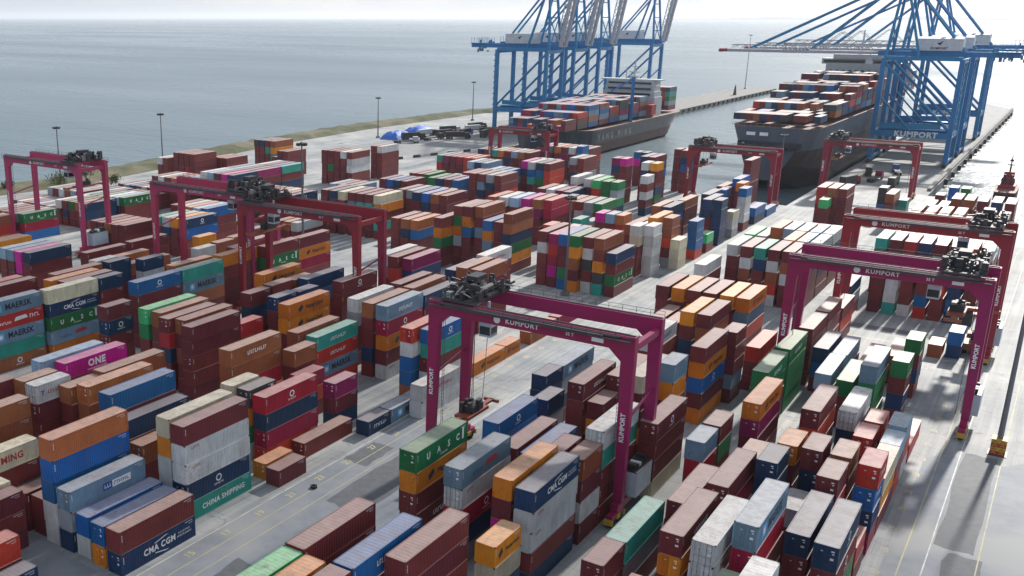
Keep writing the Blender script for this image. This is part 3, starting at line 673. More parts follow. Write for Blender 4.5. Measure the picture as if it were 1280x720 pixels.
(-47.3,357,20,2.65,(18, 18, 10, 0),{}),
(-40.6,352,20,2.65,(12, 12, 11),{}),
(-11.5,290,40,2.65,(0, 18, 5, 0, 0),{}),
(-14.78,290,40,2.65,(0, 0, 0, 0, 0),{}),
(-18.06,290,40,2.65,(18, 11, 0, 0, 0),{}),
(-21.34,290,40,2.65,(0, 3, 0, 0, 0),{}),
(-24.62,290,40,2.65,(11, 3, 0, 0, 0),{}),
(-27.9,290,40,2.65,(3, 0, 0, 0, 0),{}),
(-31.18,290,40,2.65,(0, 0, 11, 0, 0),{}),
(-11.5,303.5,40,2.65,(0, 0, 0, 0, 0),{}),
(-14.78,303.5,40,2.65,(0, 1, 0, 0, 0),{}),
(-21.34,303.5,40,2.65,(1, 0, 0, 0, 0),{}),
(-24.62,303.5,40,2.65,(1, 0, 0, 0, 0),{}),
(-27.9,303.5,40,2.65,(3, 0, 0, 0, 0),{}),
(-31.18,303.5,40,2.65,(0, 0, 0, 0, 0),{}),
(-11.5,330,40,2.65,(0, 0, 0, 0, 0),{}),
(-14.78,330,40,2.65,(11, 0, 0, 0, 0),{}),
(-18.06,330,40,2.65,(0, 0, 0, 0, 0),{}),
(-21.34,330,40,2.65,(1, 0, 0, 0, 0),{}),
(-24.62,330,40,2.65,(1, 0, 0, 0, 0),{}),
(-27.9,330,40,2.65,(11, 0, 0, 0),{}),
(-31.18,330,40,2.65,(5, 0, 0, 0),{}),
(-27.5,352,20,2.65,(10, 10, 11, 0, 0),{}),
(-24.3,352,20,2.65,(13, 7, 8, 0, 0),{}),
(-30.8,352,20,2.65,(0, 0, 0, 0),{}),
(-79,252.3,20,2.62,(6, 6, 6),{}),
(-82,240.5,20,2.62,(5, 5, 5, 5, 5),{}),
(-85,238.5,20,2.62,(5, 6, 0, 0, 0),{}),
(-79,266,20,2.65,(10, 10, 10, 3),{0:'whitetxt',1:'whitetxt',2:'whitetxt'}),
(-81.5,253,20,2.65,(1, 1, 3, 0, 7),{}),
(-85,251,40,2.65,(15, 0, 1, 0, 0),{}),
(-88,251,40,2.65,(5, 0, 0, 0),{}),
(-91,251,40,2.65,(1, 0, 12, 0),{}),
(-79,276,20,2.65,(14, 0),{}),
(-79,287,20,2.65,(11, 11, 11, 11, 11),{0:'whitetxt',2:'whitetxt',4:'whitetxt'}),
(-82,286.5,40,2.65,(11, 11, 0, 0, 0),{}),
(-85,295,40,2.65,(11, 0, 10, 0, 0),{0:'whitetxt'}),
(-79,300,20,2.65,(6, 5, 7),{}),
(-79,312,20,2.65,(10, 5, 5, 5, 0),{}),
(-79,325,40,2.65,(10, 11),{0:'whitetxt'}),
(-79,340,40,2.65,(10,),{}),
(-82.5,322,20,2.65,(15, 0, 0, 0, 0),{}),
(-86,330,40,2.65,(10, 0, 0, 0, 0),{}),
(-88,322,20,2.65,(10, 11, 0, 0),{}),
(-92,335,40,2.65,(0, 3, 0),{}),
(-95,345,40,2.65,(0, 5, 0),{}),
(-90,357,40,2.65,(0, 0, 0, 0, 0, 0),{}),
(-99.5,238,20,2.65,(3, 0, 0, 0),{}),
(-102.5,238,20,2.65,(5, 12, 0, 0),{}),
(-105.5,250,20,2.65,(12, 0, 11, 0),{}),
(-105.5,238,20,2.65,(1, 0, 11, 0),{}),
(-108.5,238,20,2.65,(3, 0, 0, 0),{}),
(-92,282,40,2.65,(11, 10, 0, 0),{}),
(-95,282,40,2.65,(1, 0, 0, 0),{}),
(-92,295.5,40,2.65,(1, 0, 0, 0),{}),
(-98,262,20,2.65,(2, 3, 0, 0),{}),
(-101,262,20,2.65,(9, 0, 0, 0),{}),
(-104,262,20,2.65,(16, 0, 0, 0),{}),
(-107,262,20,2.65,(7, 13, 0),{}),
(-110,275,40,2.65,(13, 0, 0, 0),{}),
(-113,275,40,2.65,(7, 8, 0, 0),{}),
(-116,275,40,2.65,(0, 5, 12, 0),{}),
(-119,275,40,2.65,(1, 0, 0, 0),{}),
(-122,275,40,2.65,(11, 0, 0, 0),{}),
(-115,300,20,2.65,(13, 7, 13, 11, 0),{}),
(-118,300,20,2.65,(13, 13, 7, 0, 0),{}),
(-112,318,20,2.65,(5, 0, 5, 0, 11),{}),
(-113.3,330,20,2.65,(15, 0, 0, 11, 13, 0),{}),
(-116.5,330,20,2.65,(5, 11, 5, 0, 11, 0),{}),
(-119.5,345,40,2.65,(0, 11, 10, 0, 0, 0),{}),
(-122.5,345,40,2.65,(11, 0, 0, 0, 0, 0),{}),
(-126,335,20,2.65,(16, 0, 0, 0, 0, 0),{}),
(-129,335,20,2.65,(17, 11, 0, 0, 0, 0),{}),
(-116,370,40,2.65,(0, 11, 10, 0, 0, 0),{}),
(-119.5,372,20,2.65,(0, 0, 0, 0, 0, 0),{}),
(-133,375,20,2.65,(11, 13, 0, 0, 0),{}),
(-136,375,20,2.65,(10, 16, 0, 0, 0),{}),
(-124,388,40,2.65,(0, 0, 0, 0, 0),{}),
(-162,236,40,2.62,(6, 15, 0, 12, 0),{1:'hapag'}),
(-165.2,236,40,2.62,(0, 12, 0, 0, 0),{}),
(-168.4,236,40,2.62,(0, 12, 0, 0, 0),{}),
(-171.6,236,40,2.62,(0, 8, 0, 0, 0),{}),
(-174.8,235.34,40,2.62,(6, 4, 0, 0, 0),{}),
(-178,235.34,40,2.62,(11, 0, 0, 0, 0),{}),
(-181.2,235.34,40,2.62,(0, 0, 0, 0, 0),{}),
(-140,222,40,2.65,(2, 10, 0, 0),{}),
(-143.2,222,40,2.65,(1, 11, 0, 0),{}),
(-146.4,222,40,2.65,(0, 0, 0, 0),{}),
(-146,247,40,2.65,(0, 0, 0, 0, 0),{}),
(-149.2,247,40,2.65,(1, 0, 0, 0, 0),{}),
(-152.4,247,40,2.65,(10, 11, 0, 0, 0),{}),
(-155.6,247,40,2.65,(11, 0, 0, 0, 0),{}),
(-158,262,40,2.65,(13, 0, 0, 0),{}),
(-161.2,262,40,2.65,(0, 12, 0, 0),{}),
(-164.4,262,40,2.65,(10, 0, 0, 0),{}),
(-167.6,262,40,2.65,(7, 0, 0, 0),{}),
(-170.8,262,40,2.65,(0, 0, 0, 0),{}),
(-166,288,40,2.65,(10, 10, 0, 0),{}),
(-169.2,288,40,2.65,(0, 0, 0, 0),{}),
(-172.4,288,40,2.65,(11, 0, 0, 0),{}),
(-175.6,288,40,2.65,(13, 0, 0, 0),{}),
(-172,305,40,2.65,(4, 0, 0, 0),{}),
(-175.2,305,40,2.65,(0, 0, 0),{}),
(-178.4,305,40,2.65,(7, 0, 0),{}),
(-181.6,305,40,2.65,(12, 0, 0),{}),
(-151,290,40,2.65,(0, 0, 3, 0, 0),{}),
(-154.2,290,40,2.65,(7, 11, 0, 0, 0),{}),
(-157.4,290,40,2.65,(0, 8, 11, 0, 0),{}),
(-160.6,290,40,2.65,(0, 0, 0, 0, 0),{}),
(-150,325,40,2.65,(0, 3, 3, 0, 0),{}),
(-153.2,325,40,2.65,(11, 10, 13, 0, 0),{}),
(-156.4,325,40,2.65,(5, 10, 12, 0, 0),{}),
(-159.6,326.15,40,2.65,(16, 11, 0, 0, 0),{}),
(-162,313.85,40,2.65,(10, 8, 0, 0),{}),
(-165.2,315,40,2.65,(10, 0, 0, 0),{}),
(-168.4,315,40,2.65,(9, 0, 0, 0),{}),
(-118,258,40,2.65,(4, 4, 0, 0, 0),{0:'whitelogo',1:'whitelogo'}),
(-121.2,257.2,40,2.65,(1, 17, 0, 0, 0),{}),
(-124.4,256.4,40,2.65,(16, 0, 0, 0, 0),{}),
(-127.6,255.6,40,2.65,(9, 0, 0, 0, 0),{}),
(-130.8,254.8,40,2.65,(5, 0, 0, 0, 0),{}),
(-134,254,40,2.65,(2, 0, 0, 0, 0),{}),
(-121.3,300,40,2.65,(14, 3, 0, 0, 0),{}),
(-124.5,301.15,40,2.65,(5, 0, 0, 0, 0),{}),
(-126,288.85,40,2.65,(11, 0, 0, 0),{}),
(-129.2,290,40,2.65,(17, 0, 0, 0),{}),
(-132.4,290,40,2.65,(5, 0, 0, 0),{}),
(-135.6,290,40,2.65,(0, 0, 0, 0),{}),
(-130,303,40,2.65,(5, 0, 0, 0, 0),{}),
(-146,345,40,2.65,(0, 0, 7, 0, 0),{}),
(-149.2,345,40,2.65,(7, 0, 11, 0, 0),{}),
(-160,345,40,2.65,(16, 0, 0, 0),{}),
(-163.2,345,40,2.65,(9, 8, 0, 0),{}),
(-166.4,345,40,2.65,(5, 0, 0, 0),{}),
(-152.4,358,20,2.65,(10, 12, 12, 8, 0, 0),{}),
(-188,339,40,2.65,(2, 0, 0, 0),{}),
(-191.05,339,40,2.65,(3, 3, 0, 0),{}),
(-194.1,339,40,2.65,(4, 0, 0, 0),{}),
(-197.15,339,40,2.65,(0, 0, 0, 0),{}),
(-200.2,339,40,2.65,(17, 0, 0, 0),{}),
(-203.25,339,40,2.65,(12, 3, 0, 0),{}),
(-178,330,40,2.65,(8, 0, 0, 0),{}),
(-181.05,330,40,2.65,(11, 8, 0, 0),{}),
(-184.1,330,40,2.65,(9, 8, 0, 0),{}),
(-178,366,40,2.65,(0, 0, 0, 0),{}),
(-181.1,366,40,2.65,(1, 0, 0, 0),{}),
(-184.2,366,40,2.65,(9, 0, 0, 0),{}),
(-187.3,366,40,2.65,(0, 11, 0, 0),{}),
(-190.4,366,40,2.65,(2, 0, 0, 0),{}),
(-193.5,366,40,2.65,(12, 0, 0, 0),{}),
(-196.6,366,40,2.65,(0, 0, 0, 0),{}),
(-199.7,366,40,2.65,(11, 0, 0, 0),{}),
(-155.6,372,40,2.65,(0, 3, 0, 0, 0),{}),
(-158.7,372,40,2.65,(17, 0, 0, 0, 0),{}),
(-161.8,372,40,2.65,(5, 0, 8, 0, 0),{}),
(-164.9,372,40,2.65,(0, 17, 0, 0, 0),{}),
(-168,372,40,2.65,(2, 0, 0, 0, 0),{}),
(-171.1,372,40,2.65,(8, 0, 0, 0, 0),{}),
(-174.2,372,40,2.65,(16, 0, 0, 0, 0),{}),
(-188,290,40,2.65,(0, 0, 0),{}),
(-191.1,290,40,2.65,(11, 0, 0),{}),
(-194.2,290,40,2.65,(10, 0, 0),{}),
(-197.3,290,40,2.65,(0, 0, 0),{}),
(-190,308,40,2.65,(13, 0, 0),{}),
(-193.1,308,40,2.65,(0, 7, 0),{}),
(-196.2,308,40,2.65,(0, 0, 0),{}),
(-196,271,40,2.65,(8, 0, 0),{}),
(-199.1,271,40,2.65,(0, 11, 0),{}),
(-202.2,271,40,2.65,(0, 0, 0),{}),
(-205.3,271,40,2.65,(9, 0, 0),{}),
(-152.26,123.3,20,2.7,(11, 0, 0, 0, 0),{}),
(-135.26,110.54,20,2.7,(0, 11, 0, 0, 0),{1:'whitelogo'}),
(-143.77,125.37,40,2.7,(10, 0, 0, 0, 0),{0:'whitelogo'}),
(-143.65,137.76,40,2.7,(12, 8, 1, 0, 0),{1:'maersk',3:'whitelogo',4:'whitelogo'}),
(-152.6,111,40,2.72,(6, 11, 13, 8, 15),{1:'cma',2:'uasc',3:'apl'}),
(-153.6,98.2,40,2.72,(8, 3, 8, 12, 1),{0:'maersk',1:'hsudbig',2:'maersk',4:'whitelogo'}),
(-156.2,118,40,2.65,(0, 1, 0, 0, 0),{2:'whitetxt'}),
(-159.2,117,40,2.65,(15, 0, 0, 0, 0),{}),
(-162.5,120.5,40,2.65,(1, 0, 0, 0, 0),{3:'whitelogo'}),
(-165,133,20,2.65,(5, 0, 0, 0, 0),{}),
(-162,134,20,2.65,(11, 11, 0, 0, 0),{}),
(-158,140,20,2.65,(11, 5, 0, 0, 0),{}),
(-164,105,40,2.65,(0, 0, 0, 0, 0),{}),
(-167,104,40,2.65,(3, 0, 0, 0, 0),{}),
(-172.5,142.81,40,2.7,(2, 0, 0, 0),{}),
(-164.93,142.44,40,2.7,(1, 0, 0, 0),{2:'whitelogo'}),
(-181.08,143.6,40,2.7,(0, 0, 0, 0),{3:'whitetxt'}),
(-181.58,157.51,40,2.7,(0, 0, 0, 0),{}),
(-192,135.53,40,2.7,(11, 0, 0, 0),{}),
(-195,135.53,40,2.65,(16, 16, 0, 0),{}),
(-198,135.53,40,2.65,(8, 0, 0, 0),{}),
(-201,135.53,40,2.65,(9, 0, 0, 0),{}),
(-218.68,143.65,40,2.7,(15, 0, 0),{2:'whitelogo'}),
(-221.68,143.65,40,2.65,(15, 0, 0),{}),
(-247.23,158.74,40,2.7,(1, 3, 15),{}),
(-250.23,158.74,40,2.65,(1, 0, 0),{}),
(-244.77,172.33,40,2.7,(13, 4, 10),{0:'uasc',2:'whitelogo'}),
(-247.8,172.3,40,2.65,(7, 0, 0),{0:'redtxt'}),
(-250.8,172.3,40,2.65,(0, 0, 0),{}),
(-253.8,172.3,40,2.65,(1, 0, 0),{}),
(-256.8,172.3,40,2.65,(0, 0, 0),{}),
(-259.8,172.3,40,2.65,(5, 0, 0),{}),
(-241.95,208.12,40,2.7,(13, 0, 0),{0:'uasc'}),
(-245,208,40,2.65,(9, 11, 0),{}),
(-248,207.5,40,2.65,(5, 11, 0),{}),
(-251,207,40,2.65,(13, 11, 0),{}),
(-254,206.73,40,2.65,(0, 0, 0),{}),
(-257,206.37,40,2.65,(12, 0, 0),{}),
(-244,194.5,40,2.65,(11, 11, 0),{}),
(-247,194.5,40,2.65,(1, 0, 0),{}),
(-250,194.5,40,2.65,(13, 0, 0),{}),
(-253,194.34,40,2.65,(0, 11, 0),{}),
(-256,194.06,40,2.65,(5, 0, 0),{}),
(-208.37,178.75,40,2.7,(0, 0, 0),{}),
(-211.4,178.7,40,2.65,(0, 0, 0),{}),
(-214.4,178.7,40,2.65,(1, 0, 0),{}),
(-217.4,178.7,40,2.65,(0, 7, 0),{}),
(-220.4,178.7,40,2.65,(0, 11, 0),{}),
(-197.32,200.05,40,2.7,(10, 0, 0, 0),{}),
(-200.5,199.8,40,2.65,(9, 0, 0, 0),{}),
(-203.5,199.8,40,2.65,(2, 0, 0, 0),{}),
(-206.5,199.8,40,2.65,(5, 0, 0, 0),{}),
(-209.5,199.8,40,2.65,(0, 0, 0, 0),{}),
(-190.96,185.43,40,2.7,(11, 10, 0, 0),{0:'whitelogo',3:'whitelogo'}),
(-194.5,185.2,40,2.65,(15, 0, 0, 0),{3:'whitelogo'}),
(-197.5,185,40,2.65,(5, 11, 0, 0),{}),
(-200.5,184.6,40,2.65,(12, 0, 0, 0),{1:'whitelogo',3:'whitelogo'}),
(-163.24,161.95,20,2.7,(5, 0, 0, 0),{0:'redtxt'}),
(-164.19,169.61,20,2.7,(1, 11, 0, 0),{}),
(-172.3,171.45,20,2.7,(15, 0, 0, 0),{}),
(-155.65,146.8,40,2.7,(2, 0, 0, 0),{3:'whitelogo'}),
(-160,178,20,2.65,(0, 0, 0, 0),{}),
(-166,177,20,2.65,(1, 0, 0, 0),{}),
(-168.5,186,20,2.65,(0, 0, 0, 0),{}),
(-150,160,20,2.65,(0, 11, 11, 7, 0),{2:'whitetxt'}),
(-147,152.43,40,2.65,(15, 0, 0, 0, 0),{}),
(-262.5,207.5,40,2.65,(0, 11, 0),{}),
(-265.5,207.5,40,2.65,(9, 0, 0),{}),
(-268.5,207.5,40,2.65,(1, 0, 0),{}),
(-271.5,207.5,40,2.65,(5, 11, 0),{}),
(-274.5,207.5,40,2.65,(0, 0, 0),{}),
(-277.5,207.5,40,2.65,(7, 0, 0),{}),
(-262,194.8,40,2.65,(5, 0),{}),
(-265,194.8,40,2.65,(0, 0),{}),
(-268,194.8,40,2.65,(9, 0),{}),
(-271,194.8,40,2.65,(11, 0),{}),
(-274,194.8,40,2.65,(2, 0),{}),
(-277,194.8,40,2.65,(5, 0),{}),
(-280,194.8,40,2.65,(0, 0),{}),
(-266.5,222,40,2.65,(0, 0),{}),
(-269.6,222,40,2.65,(5, 0),{}),
(-272.7,222,40,2.65,(11, 0),{}),
(-275.8,222,40,2.65,(0, 0),{}),
(-278.9,222,40,2.65,(9, 0),{}),
(-282,222,40,2.65,(2, 0),{}),
(-258.5,238,40,2.65,(1, 0),{}),
(-261.6,238,40,2.65,(0, 0),{}),
(-264.7,238,40,2.65,(5, 0),{}),
(-267.8,238,40,2.65,(0, 0),{}),
(-270.9,238,40,2.65,(11, 0),{}),
(-274,238,40,2.65,(9, 0),{}),
(-277.1,238,40,2.65,(0, 0),{}),
(-262,252,40,2.65,(0, 11),{}),
(-265.1,252,40,2.65,(5, 0),{}),
(-268.2,252,40,2.65,(0, 0),{}),
(-271.3,252,40,2.65,(9, 0),{}),
(-274.4,252,40,2.65,(0, 0),{}),
(-11.4,273,40,2.65,(5, 0, 0, 0),{}),
(-14.5,273,40,2.65,(0, 0, 0, 0),{}),
(-17.6,273,40,2.65,(2, 0, 0, 0),{}),
(-20.7,273,40,2.65,(11, 0, 0, 0),{}),
(-23.8,273,40,2.65,(0, 0, 0, 0),{}),
(-26.9,273,40,2.65,(1, 0, 0, 0),{}),
(-30,273,40,2.65,(5, 0, 0, 0),{}),
(-44.5,285,40,2.65,(0, 0, 0),{}),
(-47.6,285,40,2.65,(5, 0, 0),{}),
(-50.7,285,40,2.65,(11, 0, 0),{}),
(-53.8,285,40,2.65,(2, 0, 0),{}),
(-270,268,40,2.65,(0, 0, 0, 0, 0),{}),
(-273,268,40,2.65,(0, 0, 4, 0, 0),{}),
(-276,268,40,2.65,(0, 0, 0, 0, 0),{}),
(-279,268,40,2.65,(0, 0, 0, 0, 0),{}),
(-266,281.5,40,2.65,(0, 0, 0, 0),{}),
(-269,281.5,40,2.65,(0, 0, 0, 0),{}),
(-272,281.5,40,2.65,(4, 0, 0, 0),{}),
(-285,268,40,2.65,(0, 0, 0, 0),{}),
(-288,268,40,2.65,(5, 0, 0, 0),{}),
(-270.8,316,40,2.7,(1, 15, 12, 0, 0),{2:'whitelogo'}),
(-273.8,316,40,2.7,(0, 12, 0, 0, 0),{}),
(-276.8,316,40,2.7,(11, 0, 0, 0, 0),{}),
(-279.8,316,40,2.7,(18, 0, 0, 0, 0),{}),
(-259.9,311,40,2.65,(0, 0, 0, 0),{}),
(-262.9,311,40,2.65,(0, 11, 0, 0),{}),
(-265.9,311,40,2.65,(0, 0, 0),{}),
(-222.9,251,40,2.65,(17, 0, 11, 0, 0),{1:'whitetxt'}),
(-226,251,40,2.65,(11, 0, 0, 0, 0),{}),
(-229.1,251,40,2.65,(0, 10, 0, 0, 0),{}),
(-232.2,251,40,2.65,(9, 0, 0, 0, 0),{}),
(-235.3,251,40,2.65,(8, 0, 0, 0, 0),{}),
(-222.9,238.6,40,2.65,(11, 0, 0, 0, 0),{}),
(-226,238.6,40,2.65,(16, 0, 0, 0, 0),{}),
(-229.1,238.6,40,2.65,(0, 0, 0, 0, 0),{}),
(-232.2,238.6,40,2.65,(9, 0, 0, 0, 0),{}),
(-235.3,238.6,40,2.65,(5, 0, 0, 0, 0),{}),
(-222.9,263.6,40,2.65,(12, 0, 11, 0, 0),{}),
(-226,263.6,40,2.65,(10, 11, 0, 0, 0),{}),
(-229.1,263.6,40,2.65,(0, 0, 0, 0, 0),{}),
(-232.2,263.6,40,2.65,(5, 0, 0, 0, 0),{}),
(-239.5,234.6,40,2.65,(8, 0, 0, 0),{}),
(-242.6,234.6,40,2.65,(9, 0, 0, 0),{}),
(-245.7,234.6,40,2.65,(2, 0, 0, 0),{}),
(-248.8,234.6,40,2.65,(0, 0, 0, 0),{}),
(-251.9,234.6,40,2.65,(5, 0, 0, 0),{}),
(-255,234.6,40,2.65,(0, 0, 0, 0),{}),
(-192.5,232.9,40,2.65,(11, 0, 0, 0),{0:'whitelogo'}),
(-195.5,232.9,40,2.65,(2, 11, 0, 0),{}),
(-198.5,232.9,40,2.65,(5, 0, 0, 0),{}),
(-201.5,232.9,40,2.65,(2, 0, 0, 0),{}),
(-204.5,232.9,40,2.65,(0, 0, 0, 0),{}),
(-207.5,232.9,40,2.65,(1, 0, 0, 0),{}),
(-181,220.5,40,2.65,(5, 0),{}),
(-184,220.5,40,2.65,(1, 0),{}),
(-187,219.5,40,2.65,(0, 0),{}),
(-175,247.66,40,2.65,(0, 0, 0, 0),{}),
(-178,247.66,40,2.65,(0, 11, 0, 0),{}),
(-181,247.66,40,2.65,(10, 0, 0, 0),{}),
(-206,248,40,2.65,(11, 0),{}),
(-209.1,248,40,2.65,(1, 0),{}),
(-212.2,248,40,2.65,(7, 0),{}),
(-215.3,248,40,2.65,(0, 0),{}),
(-250,222,40,2.65,(0, 0),{}),
(-253.1,222,40,2.65,(1, 0),{}),
(-256.2,222,40,2.65,(5, 0),{}),
(-259.3,222,40,2.65,(0, 0),{}),
(-262.4,222,40,2.65,(11, 0),{}),
(-225,308,40,2.65,(0, 5, 5, 0, 0),{1:'redtxt',2:'redtxt'}),
(-228.1,308,40,2.65,(5, 0, 0, 0, 0),{}),
(-231.2,308,40,2.65,(0, 0, 0, 0, 0),{}),
(-234.3,308,40,2.65,(0, 0, 13, 0, 0),{}),
(-237.4,308,40,2.65,(0, 0, 0, 0, 0),{}),
(-226,330,40,2.65,(5, 0, 0, 0, 0),{0:'redtxt'}),
(-229.1,330,40,2.65,(0, 0, 0, 0, 0),{})]
